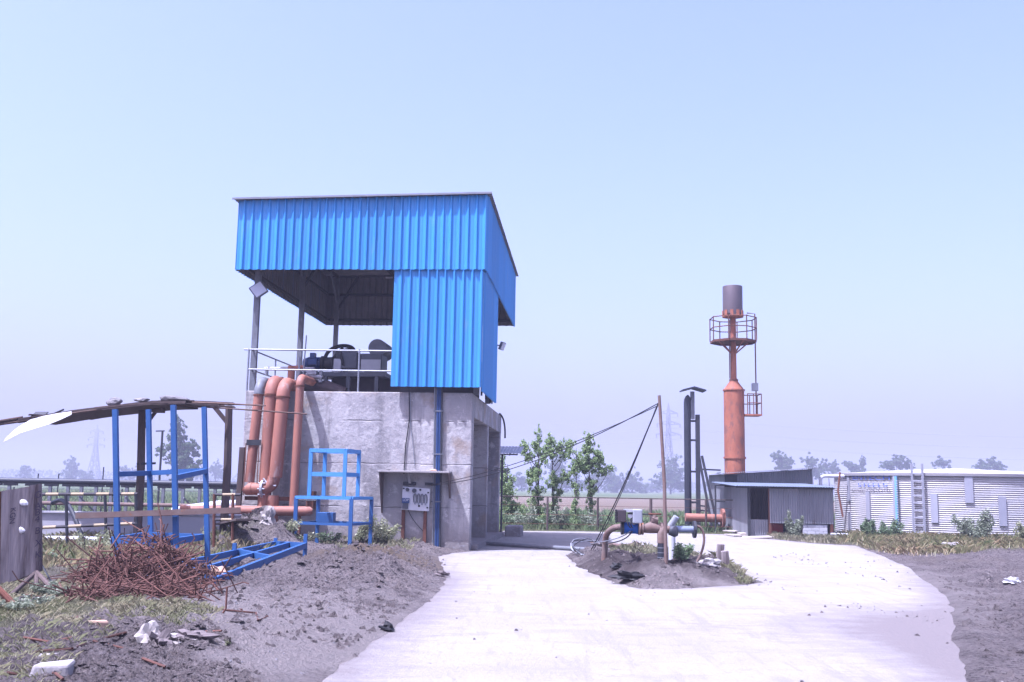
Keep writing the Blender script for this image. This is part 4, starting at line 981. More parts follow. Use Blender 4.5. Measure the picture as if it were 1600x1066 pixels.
for k in range(850): mb.tube(rod_pts(False), rr.choice((.006, .008, .010)), 4, cap=False)
part(mb, 'tangled_rods', M['rebar'], heap)['kind'] = 'stuff'
for (a, b) in (((203, 845), (214, 918)), ((222, 828), (228, 850)), ((158, 838), (150, 872)), ((188, 834), (172, 858)), ((250, 868), (280, 905))):
    tube_part([at(*a, 14.3), at(*b, 14.2)], .010, 'rod', M['rebar'], heap, 5)
# loose bars lying about
LB = [([(8,1034),(70,1018),(112,1026),(150,1012),(197,992)], 'long bent rusty bar lying across the pale blocks'),
      ([(30,1014),(75,1006),(115,1002)], 'rusty bar lying on the grass just above the pale blocks'),
      ([(145,1004),(190,1017),(226,1027)], 'rusty bar crossing the mud right of the bent bar'),
      ([(222,1037),(258,1046)], 'short rusty bar stub in the front mud'),
      ([(346,955),(400,963),(403,972),(418,968)], 'thin rusty bar with a hooked end pointing at the road'),
      ([(100,990),(122,966)], 'short rusty bar poking out of the grass below the heap'),
      ([(36,998),(80,1001),(112,1004)], 'reddish rusty bar half hidden in the left grass'),
      ([(10,1060),(50,1057),(85,1058),(98,1066)], 'curved reddish rod in the very front left grass'),
      ([(320,990),(346,992)], 'short thin bar on the bare soil right of the heap'),
      ([(310,912),(330,924),(340,924)], 'dark bent bar beside the foot of the tall blue rack'),
      ([(348,962),(350,948),(350,937)], 'upright hooked bar end right of the heap')]
for pts, lab in LB:
    pp = [on(*p) + Vector((0, 0, .02)) for p in pts]
    if 'upright' in lab: b0 = pp[0]; pp = [b0, b0+Vector((.03,0,.05)), b0+Vector((.03,0,.28))]
    one(MB().tube(pp, .011, 6), 'loose_bar', M['rebar'], lab, 'rusty bar', group='loose bars on the ground')
c1 = on(84, 1026); c2 = on(84, 1046)
def chunk(c, sx, sy, sz, rz, name, lab, cat, m_, group=None, seed=1):
    rr_ = random.Random(seed); v = []
    for z in (-.03, sz):
        for a, b in ((-1,-1),(1,-1),(1,1),(-1,1)):
            k = 1 if z < 0 else .9; x, y = a*sx*k*rr_.uniform(.85,1.1), b*sy*k*rr_.uniform(.85,1.1)
            v.append((c.x + x*math.cos(rz)-y*math.sin(rz), c.y + x*math.sin(rz)+y*math.cos(rz), c.z + z + (rr_.uniform(-.02,.02) if z > 0 else 0)))
    o = one(MB().add(v, [(0,3,2,1),(4,5,6,7),(0,1,5,4),(1,2,6,5),(2,3,7,6),(3,0,4,7)]), name, m_, lab, cat, group=group); return bevel(o, .02)
chunk(c1, .14, .12, .07, .3, 'broken_block', 'pale broken block under the long bent bar', 'block', M['slab'], 'pale blocks', 1)
chunk(c2, .14, .09, .07, .2, 'broken_block', 'pale broken block in front of its twin, nearest the camera', 'block', M['slab'], 'pale blocks', 2)
chunk(on(150, 982), .12, .05, .05, .9, 'broken_brick', 'reddish broken brick strip in the grass below the heap', 'brick', M['paper'], None, 3)
def crumple(c, r, seed, name, m_, lab, cat, k=.45):
    bm = bmesh.new(); bmesh.ops.create_icosphere(bm, subdivisions=3, radius=1); q = random.Random(seed); mb = MB()
    ph = [q.uniform(0, 6) for _ in range(9)]
    for v in bm.verts:
        x, y, z = v.co; f = 1 + k*(math.sin(x*4+ph[0])*math.sin(y*5+ph[1]) + .6*math.sin(z*7+ph[2]+x*3) + .4*math.sin(y*11+ph[3]) ) + q.uniform(-.1, .1)
        v.co = Vector((x*r[0], y*r[1], max(-.3, z)*r[2])) * max(.35, f)
    mb.v = [tuple(v.co + Vector(c)) for v in bm.verts]; mb.f = [tuple(v.index for v in f.verts) for f in bm.faces]; mb.m = [0]*len(mb.f); bm.free()
    return one(mb, name, m_, lab, cat)
crumple(on(338, 908)+Vector((0,0,.04)), (.13,.10,.13), 31, 'crumpled_paper', M['paper'], 'crumpled tan paper scrap beside the tall blue rack', 'paper')
crumple(on(231, 1004)+Vector((0,0,.03)), (.09,.08,.13), 32, 'dirty_rag', M['cloth'], 'stiff dirty white rag leaning on a dark lump in the mud', 'rag')
crumple(on(252, 1003)+Vector((0,0,.03)), (.10,.09,.09), 33, 'mud_lump', M['clod'], 'round dark mud lump beside the dirty rags', 'mud lump')
crumple(on(292, 1000)+Vector((0,0,.02)), (.17,.08,.06), 34, 'dirty_rag', M['cloth'], 'flat dirty white rag draped over the front mud', 'rag')
crumple(on(302, 1007)+Vector((0,0,.0)), (.14,.06,.05), 37, 'mud_lump', M['clod'], 'flat dark mud slab under the flat rag', 'mud lump')
crumple(on(1490, 860)+Vector((0,0,.05)), (.38,.25,.18), 35, 'white_sack', M['cloth'], 'crumpled white sack lying by the dry grass before the tank', 'sack', .3)
crumple(on(1580, 912)+Vector((0,0,.02)), (.12,.1,.06), 36, 'white_scrap', M['plastic'], 'small white plastic scrap on the right mud', 'scrap')
crumple(on(604, 985)+Vector((0,0,.02)), (.07,.06,.05), 41, 'dark_lump', M['black'], 'black rubber lump lying on the left road edge', 'lump')
crumple(on(690, 900)+Vector((0,0,.02)), (.12,.07,.05), 42, 'dark_lump', M['clod'], 'dark muddy root lump at the road corner below the building', 'lump')
crumple(at(418, 812, 21.7), (.14,.12,.22), 43, 'sacking', M['cloth'], 'torn pale sacking hanging on the soil mound', 'sack')
one(MB().bar(on(345, 850)+Vector((0,.1,.35)), at(382, 812, 22.0), .35, .04), 'muddy_board', M['wood'], 'muddy board slanting up the soil mound', 'board')
tb = on(300, 885); chunk(on(296, 880), .07, .06, .14, .3, 'pale_stone', 'pale upright stone between the tall blue rack posts', 'stone', M['slab'], None, 9)

# ------------------------------------------------------------------ island pipework
YI = 18.6
def ip(px, py, Y=YI): return at(px, py, Y)
t = thing('metering_pipework', 'rusty pipe run with blue flow meter and valve on the mud island', 'pipework', on(1034, 905))
pr = .06
L0 = ip(944, 866, 20.8); zP = ip(1000, 826).z
L0 = Vector((L0.x, 20.8, hz(L0.x, 20.8)-.05))
part(MB().tube([L0, (L0.x+.02, 20.8, zP-.34)] + [(L0.x+.02+.26*(1-math.cos(a)), 20.8-.25*a, zP-.30+.26*math.sin(a)) for a in (.3,.6,.9,1.2,1.57)] + [(ip(985,826).x, 18.9, zP)], pr, 14), 'elbow_pipe', M['rustpipe'], t, True)
xm0, xm1 = ip(977, 826).x, ip(999, 826).x
fm = part(MB().tube([(xm0, 18.85, zP), (xm0+.02, 18.85, zP), (xm0+.03, 18.85, zP), (xm1-.03, 18.85, zP), (xm1-.02, 18.85, zP), (xm1, 18.85, zP)], [.11,.115,.105,.105,.115,.11], 18), 'flow_meter', M['meterblue'], t, True)
for x in (xm0-.05, xm1+.01): part(MB().tube([(x, 18.85, zP), (x+.045, 18.85, zP)], .125, 18), 'flange', M['darksteel'], t)
part(MB().tube([(xm1+.03, 18.8, zP), (ip(1034,826).x+.05, 18.62, zP), (ip(1050,826).x, 18.6, zP)], pr, 14), 'main_pipe', M['rustpipe'], t, True)
vx = ip(1018, 822).x
vb = MB(); vb.tube([(vx-.2, 18.68, zP), (vx-.12, 18.67, zP), (vx, 18.66, zP+.02), (vx+.16, 18.65, zP), (vx+.22, 18.65, zP)], [.08,.08,.105,.08,.08], 14)
for q_ in (-.22, -.17, .17, .22): vb.tube([(vx+q_, 18.66, zP), (vx+q_+.03, 18.66, zP)], .115, 14)
vb.tube([(vx+.05, 18.66, zP), (vx+.07, 18.66, zP+.24)], [.07,.04], 12); vb.tube([(vx+.0, 18.66, zP+.14), (vx+.12, 18.66, zP+.14)], .07, 12)
part(vb, 'valve_body', M['rustpipe'], t, True)
tube_part([(vx-.42, 18.66, zP+.26), (vx+.05, 18.66, zP+.25)], .014, 'valve_handle', M['darksteel'], t, 6)
hw = MB(); hw.tube([(vx+.07+.11*math.cos(a*.5236), 18.66+.11*math.sin(a*.5236), zP+.26) for a in range(13)], .016, 6, cap=False); part(hw, 'hand_wheel', M['rust'], t)
part(MB().tube([(ip(1048,816).x, 18.66, zP+.05), (ip(1057,808).x, 18.6, zP+.22)], [.06,.055], 12), 'branch_pipe', M['boxgrey'], t, True)
xv = ip(1034, 850).x
part(MB().tube([(xv, YI, hz(xv, YI)-.1), (xv, YI, zP-.22)], .075, 16), 'wrapped_riser', M['blackpipe'], t, True)
part(MB().tube([(xv, YI, zP-.25), (xv, YI, zP-.10), (xv+.03, YI, zP-.03), (xv+.08, YI, zP)], .082, 14), 'rusty_neck', M['rustpipe'], t, True)
for k in range(7): part(MB().lathe([(.076,-.006),(.080,-.006),(.080,.006),(.076,.006)], 14, (xv, YI, zP-.33-.085*k)), 'wire_band', M['rail'], t)
part(MB().tube([(xv+.13, YI-.02, zP-.02), (xv+.24, YI-.02, zP-.04), (xv+.28, YI-.02, zP-.04)], [.08,.105,.08], 16), 'ball_joint', M['machine'], t, True)
part(MB().tube([(xv+.26, YI, zP), (ip(1086,826).x, YI, zP)], .06, 14), 'outlet_pipe', M['paleblue'], t, True)
part(MB().tube([(ip(1083,826).x, YI, zP), (ip(1087,826).x, YI, zP)], .15, 16), 'end_flange', M['darksteel'], t)
xw = ip(1050, 850, 19.4).x
part(MB().tube([(xw, 19.4, hz(xw, 19.4)-.1), (xw, 19.4, zP-.05)], .065, 12), 'white_leg', M['pvc'], t, True)
tube_part(bez(ip(1088,822), ip(1102,822), ip(1106,850), ip(1089,878), 12), .022, 'drain_hose', M['rustpipe'], t)
t = thing('instrument_box', 'grey instrument box with dark side cover above the blue meter', 'instrument box', (xm0, 18.8, zP+.14))
a, b = ip(988, 818, 18.7), ip(1003, 796, 18.7); bevel(part(MB().box((a.x, 18.6, a.z), (b.x, 18.95, b.z)), 'housing', M['boxgrey'], t), .02)
a, b = ip(964, 816, 18.7), ip(978, 797, 18.7); bevel(part(MB().box((a.x, 18.62, a.z), (b.x, 18.9, b.z)), 'side_cover', M['brownbase'], t), .015)
mb = MB(); 
for k in range(6): p = ip(963, 798+3.6*k, 18.62); mb.tube([p, p+Vector((.02,.28,0))], .022, 6)
part(mb, 'cover_ribs', M['black'], t)
a, b = ip(976, 800, 18.7), ip(990, 796, 18.7); part(MB().box((a.x, 18.63, a.z), (b.x, 18.9, b.z)), 'hood', M['plate'], t)
c = ip(985, 806, 18.66); part(MB().tube([c, c+Vector((0,.12,0))], .045, 12), 'dial', M['pvc'], t)
part(MB().tube([(ip(990,820).x, 18.8, zP+.10), (ip(992,816).x, 18.75, a.z-.2)], .035, 8), 'neck', M['boxgrey'], t)
for k in range(2): tube_part(bez(ip(981+4*k,812,18.62), ip(979+4*k,818,18.5), ip(983+4*k,822,18.5), ip(985+3*k,825,18.66), 8), .012, 'lead', M['black'], t, 5)
# leaning pole with wires
pt, pb = ip(1030, 618, 18.35), ip(1041, 903, 18.35); pb.z = hz(pb.x, pb.y) - .15
t = thing('leaning_pole', 'thin rusty pole standing in the mud island, top guyed by wires', 'pole', pb)
part(MB().tube([pb, (pb+pt)/2 + Vector((.03,0,0)), pt], [.034,.032,.028], 8), 'pole', M['rustpipe'], t, True)
tie = ip(1029, 630, 18.35)
wl = FRAMES['B'] @ Vector((-1.0, -.12, 1.62))
t = thing('overhead_cable', 'pair of black cables from the pole top to the switch board', 'cable', tie)
def sag(a, b, s, n=16): return [a.lerp(b, i/n) - Vector((0, 0, s*4*(i/n)*(1-i/n))) for i in range(n+1)]
tube_part(sag(tie, wl, .28), .009, 'cable', M['black'], t, 5); tube_part(sag(tie-Vector((0,0,.04)), wl+Vector((.02,0,.02)), .18), .008, 'cable', M['black'], t, 5)
t = thing('guy_cable', 'thick twisted black cable running steeply from the pole top to the mud', 'cable', tie)
ge = on(922, 862); ge = Vector((ge.x, ge.y, ge.z+.03))
tube_part(sag(tie, ge, .12), .014, 'cable', M['black'], t, 6); tube_part(sag(tie-Vector((.03,0,.05)), ge+Vector((.05,0,0)), .15), .010, 'cable', M['darksteel'], t, 5)
t = thing('coiled_wire', 'loose loops of pale and dark wire at the left tip of the island', 'wire', ge)
for k in range(4):
    c = ge + Vector((.05*k-.15, .1*k-.2, .12)); r_ = .2 + .05*k
    tube_part([c + Vector((math.cos(a)*r_*1.3, .25*math.sin(a), .16*math.sin(a)+.05*math.sin(2*a+k))) for a in [i*.42 for i in range(13)]], .010, 'loop', M['rail'] if k % 2 else M['black'], t, 5)
tube_part(bez(ip(988,830,18.7), ip(975,852,18.8), ip(945,848,19.5), ge+Vector((.1,0,.15)), 14), .012, 'meter_lead', M['black'], t, 5)
tube_part(bez(ip(985,830,18.7), ip(968,845,18.8), ip(940,846,19.5), ge+Vector((.0,0,.18)), 14), .010, 'meter_lead', M['rail'], t, 5)
tube_part([ge+Vector((-.25,-.2,.1)), ge+Vector((-.35,-.6,.0)), ge+Vector((-.33,-1.0,.0))], .008, 'loose_end', M['darksteel'], t, 5)
# pipes lying about
def lie(name, lab, pts, r, m_, grp=None, cat='pipe'):
    return one(MB().tube(pts, r, 10), name, m_, lab, cat, smooth=True, group=grp)
lie('long_pipe', 'long grey pipe lying on the road from building corner to island', [gnd(738, 851)+Vector((0,0,.06)), gnd(800, 855)+Vector((0,0,.06)), gnd(925, 863)+Vector((0,0,.06))], .055, M['steel'])
for k, (a, b, r_, lab) in enumerate((((925,856),(1003,866), .05, 'rusty pipe lying along the back of the mud island'), ((970,866),(995,858), .06, 'short fat rusty pipe stub lying on the island grass'), ((994,857),(1012,868), .025, 'thin rusty stick lying against the island pipes'))):
    lie('rusty_pipe', lab, [on(*a)+Vector((0,0,.10)), on(*b)+Vector((0,0,.12))], r_, M['rustpipe'], 'rusty pipes on the island')
for k, (px, py, s) in enumerate(((1124, 884, 1), (1135, 885, -1))):
    p = on(px, py); q = p + Vector((.03*s, 0, .28)); part_ = MB().bar(p-Vector((0,0,.1)), q, .13, .09, up=(0,1,0))
    bevel(one(part_, 'timber_stump', M['board'], ['left of two grey timber stumps on the island', 'right of two grey timber stumps on the island'][k], 'stump', group='timber stumps'), .012)
crumple(on(1105, 884)+Vector((0,0,.02)), (.20,.12,.09), 51, 'white_rubble', M['slab'], 'small heap of white rubble beside the timber stumps', 'rubble', .35)
crumple(on(985, 893, .25)+Vector((0,0,.06)), (.25,.12,.10), 52, 'black_plastic', M['black'], 'crumpled black plastic on the front slope of the island', 'plastic')
crumple(on(965, 889, .25)+Vector((0,0,.04)), (.12,.08,.07), 53, 'black_clod', M['black'], 'black lump left of the crumpled plastic', 'lump')

# ------------------------------------------------------------------ right: mast, flare, shed, tank
YM = 41.0
def gx(px, Y): return at(px, 790, Y).x
t = thing('solar_mast', 'tall black mast with a small solar panel on top, beside the flare', 'mast', (gx(1076, YM), YM, 0))
def mz(py, Y=YM, px=1080): return at(px, py, Y).z
xa, xb = gx(1076, YM), gx(1086, YM)
pts = [(xa-.02, YM, 0), (xa-.03, YM, mz(630))] + [(xa-.03+.10*(1-math.cos(a)), YM, mz(630)+.22*math.sin(a)) for a in (.5, 1.0, 1.57)]
part(MB().tube(pts, .14, 12), 'vent_pipe', M['blackpipe'], t, True)
bar_part((xa+.18, YM, mz(655)), (xa+.18, YM, mz(612)), .15, 'neck_post', M['steel'], t)
bar_part((xa+.38, YM, 0), (xa+.38, YM, mz(648)), .16, 'post', M['darksteel'], t)
for py in (658, 688, 737, 785): bar_part((xa-.02, YM, mz(py)), (xa+.4, YM, mz(py)), .08, 'spacer', M['darksteel'], t)
sp = Vector((xa+.2, YM, mz(609)))
for s in (-1, 1):
    q = [sp + Vector((s*.0, -.4, .10)), sp + Vector((s*.47, -.4, -.03)), sp + Vector((s*.47, .4, -.03)), sp + Vector((0, .4, .10))]
    q2 = [p + Vector((0, 0, -.05)) for p in q]; part(MB().add(q+q2, [(0,1,2,3),(7,6,5,4),(0,4,5,1),(1,5,6,2),(2,6,7,3),(3,7,4,0)]), 'solar_panel', M['solar'], t)
for dx in (0, .12): bar_part((xa+.42+dx, YM, mz(712)), (gx(1112, YM)+dx*2, YM-.2, 0), .09, 'brace', M['darksteel'], t)
for py in (790, 797): bar_part((xa+.38, YM, mz(py)), (gx(1106, YM), YM, mz(py+1)), .06, 'tie', M['darksteel'], t)
bar_part((xa+.3, YM, mz(733)), (gx(1134, YM), YM+1, mz(734, YM+1)), .06, 'stay', M['darksteel'], t)
t = thing('feed_pipe', 'short horizontal orange pipe with flange between mast and shed', 'pipe', (gx(1100, 40.4), 40.4, 0))
zf = at(1100, 809, 40.4).z
part(MB().tube([(gx(1071,40.4), 40.4, zf), (gx(1129,40.4), 40.4, zf-.02)], .16, 14), 'pipe', M['orange'], t, True)
part(MB().tube([(gx(1127,40.4), 40.4, zf), (gx(1131,40.4), 40.4, zf)], .36, 18), 'flange', M['orange'], t)
tube_part([(gx(1118,40.4), 40.4, zf-.1), (gx(1118,40.4), 40.4, 0)], .05, 'prop', M['rust'], t)
t = thing('gate_frame', 'thin black hurdle frame standing against the dark shed wall', 'frame', (gx(1124, 40), 40, 0))
g0, g1 = gx(1118, 39.8), gx(1133, 39.8); zg = at(1124, 758, 39.8).z
for a, b in (((g0, 39.8, 0), (g0, 39.8, zg)), ((g0, 39.8, zg), (g1, 39.8, zg)), ((g0, 39.8, zg*.5+.3), (g1, 39.8, zg*.5+.3))): tube_part([a, b], .035, 'pipe', M['darksteel'], t, 6)

# flare stack
YFL = 46.0; fx = gx(1149, YFL)
t = thing('flare_stack', 'tall red oxide flare stack with railed round platform and grey shroud', 'flare stack', (fx, YFL, 0))
def fz(py): return at(1149, py, YFL).z
r1 = .455
part(MB().lathe([(r1,0),(r1,fz(717))], 36, (fx, YFL, 0)), 'lower_shell', M['stack'], t, True)
part(MB().lathe([(r1*.99,fz(717)),(r1*1.1,fz(717)),(r1*1.1,fz(714)),(r1*.99,fz(714))], 36, (fx, YFL, 0)), 'flange', M['stack'], t)
part(MB().lathe([(r1,fz(714)),(r1,fz(611))], 36, (fx, YFL, 0)), 'shell', M['stack'], t, True)
part(MB().lathe([(r1,fz(611)),(r1*1.08,fz(611)),(r1*1.08,fz(609)),(r1,fz(609)),(.16,fz(595)),(.16,fz(592))], 36, (fx, YFL, 0)), 'cone', M['stack'], t, True)
part(MB().lathe([(.135,fz(596)),(.135,fz(497))], 20, (fx, YFL, 0)), 'tip_pipe', M['stack'], t, True)
part(MB().lathe([(.20,fz(596)),(.20,fz(593)),(.13,fz(593))], 20, (fx, YFL, 0)), 'collar', M['rust'], t)
tube_part([(fx-.18, YFL-.05, fz(592)), (fx-.18, YFL-.05, fz(500))], .025, 'pilot_line', M['rust'], t, 6)
zpl = fz(533); rp = 1.05
part(MB().lathe([(.14,zpl),(rp,zpl),(rp,zpl-.10),(rp-.06,zpl-.10),(rp-.06,zpl-.03),(.14,zpl-.03)], 8, (fx, YFL, 0), a0=math.pi/8, a1=math.pi*2+math.pi/8-1e-5), 'platform', M['rust'], t)
for k in range(8):
    a = math.pi/8 + k*math.pi/4; x, y = fx+rp*math.cos(a), YFL+rp*math.sin(a)
    tube_part([(x, y, zpl), (x, y, fz(497))], .026, 'post', M['rust'], t, 6)
    a2_ = a + math.pi/4; x2_, y2_ = fx+rp*math.cos(a2_), YFL+rp*math.sin(a2_)
    for py in (498, 514): tube_part([(x, y, fz(py)), (x2_, y2_, fz(py))], .024, 'rail', M['rust'], t, 6)
    if k % 2 == 0: bar_part((fx+.14*math.cos(a), YFL+.14*math.sin(a), fz(552)), (fx+.8*math.cos(a), YFL+.8*math.sin(a), zpl-.04), .05, 'strut', M['stack'], t)
rs = .445
sh = MB().lathe([(rs*.98,fz(492)),(rs,fz(489)),(rs,fz(449)),(rs*.98,fz(448)),(rs*.93,fz(448)),(rs*.93,fz(489))], 32, (fx, YFL, 0)); part(sh, 'shroud', M['flare'], t, True)
part(MB().lathe([(.13,fz(497)),(rs*1.06,fz(496)),(rs*1.06,fz(494)),(.13,fz(494))], 32, (fx, YFL, 0)), 'burner_plate', M['stack'], t)
for k in range(10):
    a = k*math.pi/5; part(MB().bar((fx+rs*1.03*math.cos(a), YFL+rs*1.03*math.sin(a), fz(496)), (fx+rs*1.03*math.cos(a), YFL+rs*1.03*math.sin(a), fz(486)), .14, .03, up=(math.cos(a), math.sin(a), 0)), 'wind_vane', M['stack'], t)
# side platform with post and small box
zs = at(1175, 648, YFL).z; x0, x1 = gx(1164, YFL), gx(1190, YFL)
sp_ = part(MB().box((x0, YFL-.4, zs-.07), (x1, YFL+.4, zs)), 'side_platform', M['stack'], t)
for x in (x0+.1, (x0+x1)/2, x1-.02):
    for y in (YFL-.38, YFL+.38): tube_part([(x, y, zs), (x, y, zs+.92)], .022, 'post', M['rust'], sp_, 6)
for z in (zs+.9, zs+.5):
    for y in (YFL-.38, YFL+.38): tube_part([(x0+.1, y, z), (x1-.02, y, z)], .022, 'rail', M['rust'], sp_, 6)
    tube_part([(x1-.02, YFL-.38, z), (x1-.02, YFL+.38, z)], .022, 'rail', M['rust'], sp_, 6)
xb_ = gx(1186, YFL)
tube_part([(xb_-.05, YFL, zs), (xb_-.05, YFL, fz(490)), (xb_-.40, YFL, fz(489))], .03, 'ignition_line', M['rust'], t, 6)
part(MB().box((gx(1178,YFL), YFL-.12, at(1180,611,YFL).z), (gx(1187,YFL), YFL+.12, at(1180,599,YFL).z)), 'ignition_box', M['boxgrey'], t)

# corrugated shed
def cpost(a, b, w_, par, m_='darksteel', name='post'): return bar_part(a, b, w_, name, M[m_], par)
t = thing('corrugated_shed', 'patched grey corrugated iron shed with blue edged lean-to roof', 'shed', (10.2, 39, 0))
GS = [M['galv'], M['galv']]
YSB, YSF = 41.5, 37.2
X0, X1 = gx(1134, YSB), gx(1270, YSB)
zl, zr = at(1133, 741, YSB).z, at(1268, 733, YSB).z
def cs(o, ex, nrm, a, b, zb, ztp, n, par=t, mats=GS, name='wall_sheet', pitch=.085):
    for i in range(n):
        s0 = a + (b-a)*i/n; s1 = a + (b-a)*(i+1)/n
        part(corr(MB(), Vector(o)+Vector(nrm)*(.006*(i % 2)), ex, (0,0,1), nrm, s0-.01, s1+.01, zb, ztp, pitch, .02, wave=True), name, mats, par)
cs((0, YSB, 0), (1,0,0), (0,-1,0), X0, X1, 0, lambda x: zl+(zr-zl)*(x-X0)/(X1-X0), 5)
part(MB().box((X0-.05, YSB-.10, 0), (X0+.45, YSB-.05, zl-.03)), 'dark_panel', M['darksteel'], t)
roof = corr(MB(), (0, YSB-.25, 0), Vector((1,0,(zr-zl)/(X1-X0))), Vector((0,1,0)), (0,0,1), X0-.25, X1+.15, -.35, 3.6, .085, .02, wave=True)
roof.v = [(x, y, z+zl+.03-(X0)*(zr-zl)/(X1-X0)) for x, y, z in roof.v]; part(roof, 'roof_sheet', GS, t)
cs((X0, 0, 0), (0,1,0), (-1,0,0), YSB, YSB+3.4, 0, zl, 3); 
# lean-to in front
A0, A1 = gx(1170, YSF), gx(1302, YSF); zt_ = at(1240, 762, YSF).z
xd = gx(1203, YSF); zpb = at(1240, 818, YSF).z
cs((0, YSF, 0), (1,0,0), (0,-1,0), xd, A1, zpb, zt_, 3)
cs((A1, 0, 0), (0,1,0), (1,0,0), YSF, YSB-.1, .1, zt_+.05, 3)
cs((A0, 0, 0), (0,1,0), (-1,0,0), YSF+.1, YSB-.1, 0, zt_, 3)
cs((0, YSF+1.6, 0), (1,0,0), (0,-1,0), A0, A1-.1, 0, zt_, 3, mats=[M['brownbase'], M['brownbase']], name='doorway_shade_sheet')  # dark brown sheet added behind the doorway to imitate the shade inside
cs((0, YSF+.1, 0), (1,0,0), (0,-1,0), A0, xd-.05, 0, at(1185, 812, YSF).z, 1)
cpost((A0, YSF, 0), (A0, YSF, zt_), .09, t); cpost((xd, YSF+.05, 0), (xd, YSF+.05, zt_), .09, t, 'rust'); cpost((A1-.07, YSF+.05, 0), (A1-.07, YSF+.05, zt_), .10, t, 'rust')
rf = corr(MB(), (0, YSF-.35, zt_+.02), (1,0,0), Vector((0,1,.035)), (0,-.03,1), gx(1147, YSF), A1+.12, 0, YSB-YSF+.3, .1, .02, wave=True); part(rf, 'lean_to_roof', [M['paleroof'], M['paleroof']], t)
bar_part((A0-.5, YSF-.2, zt_-.02), (A1, YSF-.2, zt_-.02), .05, 'eaves_beam', M['darksteel'], t)
# white block wall below the panel: blocks one by one
bx0_, bx1_ = gx(1253, YSF+.1), A1-.22; hh = zpb-.03; nb, nr = 3, 4
for r_ in range(nr):
    for k in range(nb+1):
        a = bx0_ + (bx1_-bx0_)*(k-(.5 if r_ % 2 else 0))/nb; b = a + (bx1_-bx0_)/nb; a, b = max(a, bx0_), min(b, bx1_)
        if b-a < .05: continue
        bevel(part(MB().box((a+.006, YSF+.02, hh*r_/nr+.006), (b-.006, YSF+.2, hh*(r_+1)/nr-.006)), 'block', M['brickwhite'], t), .008, 1)
part(MB().box((bx0_, YSF+.035, 0), (bx1_, YSF+.19, hh)), 'mortar', M['wall'], t)
bevel(one(MB().box((gx(1206,YSF+.6), YSF+.6, 0), (gx(1224,YSF+.6), YSF+1.1, at(1215,818,YSF+.6).z)), 'red_drum', M['red'], 'red metal box standing inside the shed doorway', 'box'), .08, 3)
for k, (px, py, sx, sy, rz, z) in enumerate(((1165, 838, .62, .5, .15, 0), (1185, 841, .55, .45, -.25, .0), (1158, 835, .55, .4, .4, .08), (1176, 838, .5, .3, .0, .085))):
    p = gnd(px, py); v = []
    for zz in (.02+z, .06+z):
        for a, b in ((-1,-1),(1,-1),(1,1),(-1,1)): v.append((p.x+a*sx*math.cos(rz)-b*sy*math.sin(rz), p.y+a*sx*math.sin(rz)+b*sy*math.cos(rz), zz + .03*a*(k % 2)))
    one(MB().add(v, [(0,3,2,1),(4,5,6,7),(0,1,5,4),(1,2,6,5),(2,3,7,6),(3,0,4,7)]), 'pale_board', M['ply'], ['pale board at the bottom left of the stack before the shed', 'pale board at the bottom right of the stack before the shed', 'pale board on top at the left of the stack before the shed', 'smallest pale board on top of the stack before the shed'][k], 'board', group='boards before the shed')
for k, (px, py) in enumerate(((1098, 832), (1104, 829))):
    p = gnd(px, py); one(MB().bar(p+Vector((-.6,0,.06+.08*k)), p+Vector((.6,.2,.08+.08*k)), .35, .06), 'rusty_board', M['rustpipe'], ['lower of two rusty boards stacked by the mast foot', 'upper of two rusty boards stacked by the mast foot'][k], 'board', group='rusty boards')

# tank --------------------------------------------------------------------
TR = 4.75; TYc = 42.3; txl = at(1313, 790, TYc).x; TX = txl + TR*1.0
TH = at(1420, 741, TYc-TR).z
t = thing('water_tank', 'big round corrugated zinc tank with low white roof and ladder', 'tank', (TX, TYc, 0))
nw = 30
def shell(z0, z1, a0, a1, r, n, ns):
    prof = [(r + .014*math.sin(2*math.pi*k/5), z0 + (z1-z0)*k/(5*n)) for k in range(5*n+1)]
    return MB().lathe(prof, ns, (TX, TYc, 0), a0=a0, a1=a1)
na = 12
for k in range(na):
    a0, a1 = 2*math.pi*k/na + .35, 2*math.pi*(k+1)/na + .35 + .008
    for r_ in range(3): part(shell(TH*r_/3, TH*(r_+1)/3, a0, a1, TR + .006*((k+r_) % 2), nw//3, 10), 'shell_sheet', M['tank'], t, True)
part(MB().lathe([(TR+.10,TH-.02),(TR+.12,TH+.07),(TR*.5,TH+.24),(.02,TH+.36)], 72, (TX, TYc, 0)), 'roof', M['roofwhite'], t, True)
part(MB().lathe([(TR+.03,TH-.03),(TR+.10,TH-.03),(TR+.10,TH-.02)], 72, (TX, TYc, 0)), 'eaves_ring', M['tankstrip'], t)
def ta(px, Y=None):
    """angle on the tank face under a pixel column"""
    d = ray(px, 790); ox, oy = -TX, -TYc; dx, dy = d.x, d.y; A_ = dx*dx+dy*dy; B_ = ox*dx+oy*dy; C_ = ox*ox+oy*oy-(TR+.03)**2
    q = B_*B_-A_*C_; s = (-B_-math.sqrt(max(q, 0)))/A_; return math.atan2(oy+s*dy, ox+s*dx)
def tp_(a, z, dr=0.0): return Vector((TX+(TR+.03+dr)*math.cos(a), TYc+(TR+.03+dr)*math.sin(a), z))
def tz(py, px):
    a = ta(px); p = tp_(a, 0); return at(px, py, p.y).z
for k, (px, y0, y1, w_) in enumerate(((1327,740,783,.16),(1327,801,838,.16),(1357,768,812,.2),(1460,772,817,.24),(1515,741,786,.28),(1566,776,822,.26))):
    a = ta(px); z0, z1 = max(.02, tz(y1, px)), tz(y0, px)
    part(MB().bar(tp_(a, z0, .01), tp_(a, z1, .01), w_, .05, up=(math.cos(a), math.sin(a), 0)), 'stiffener', M['tankstrip'], t)
lad = []
aL = ta(1437)
tg = Vector((-math.sin(aL), math.cos(aL), 0))
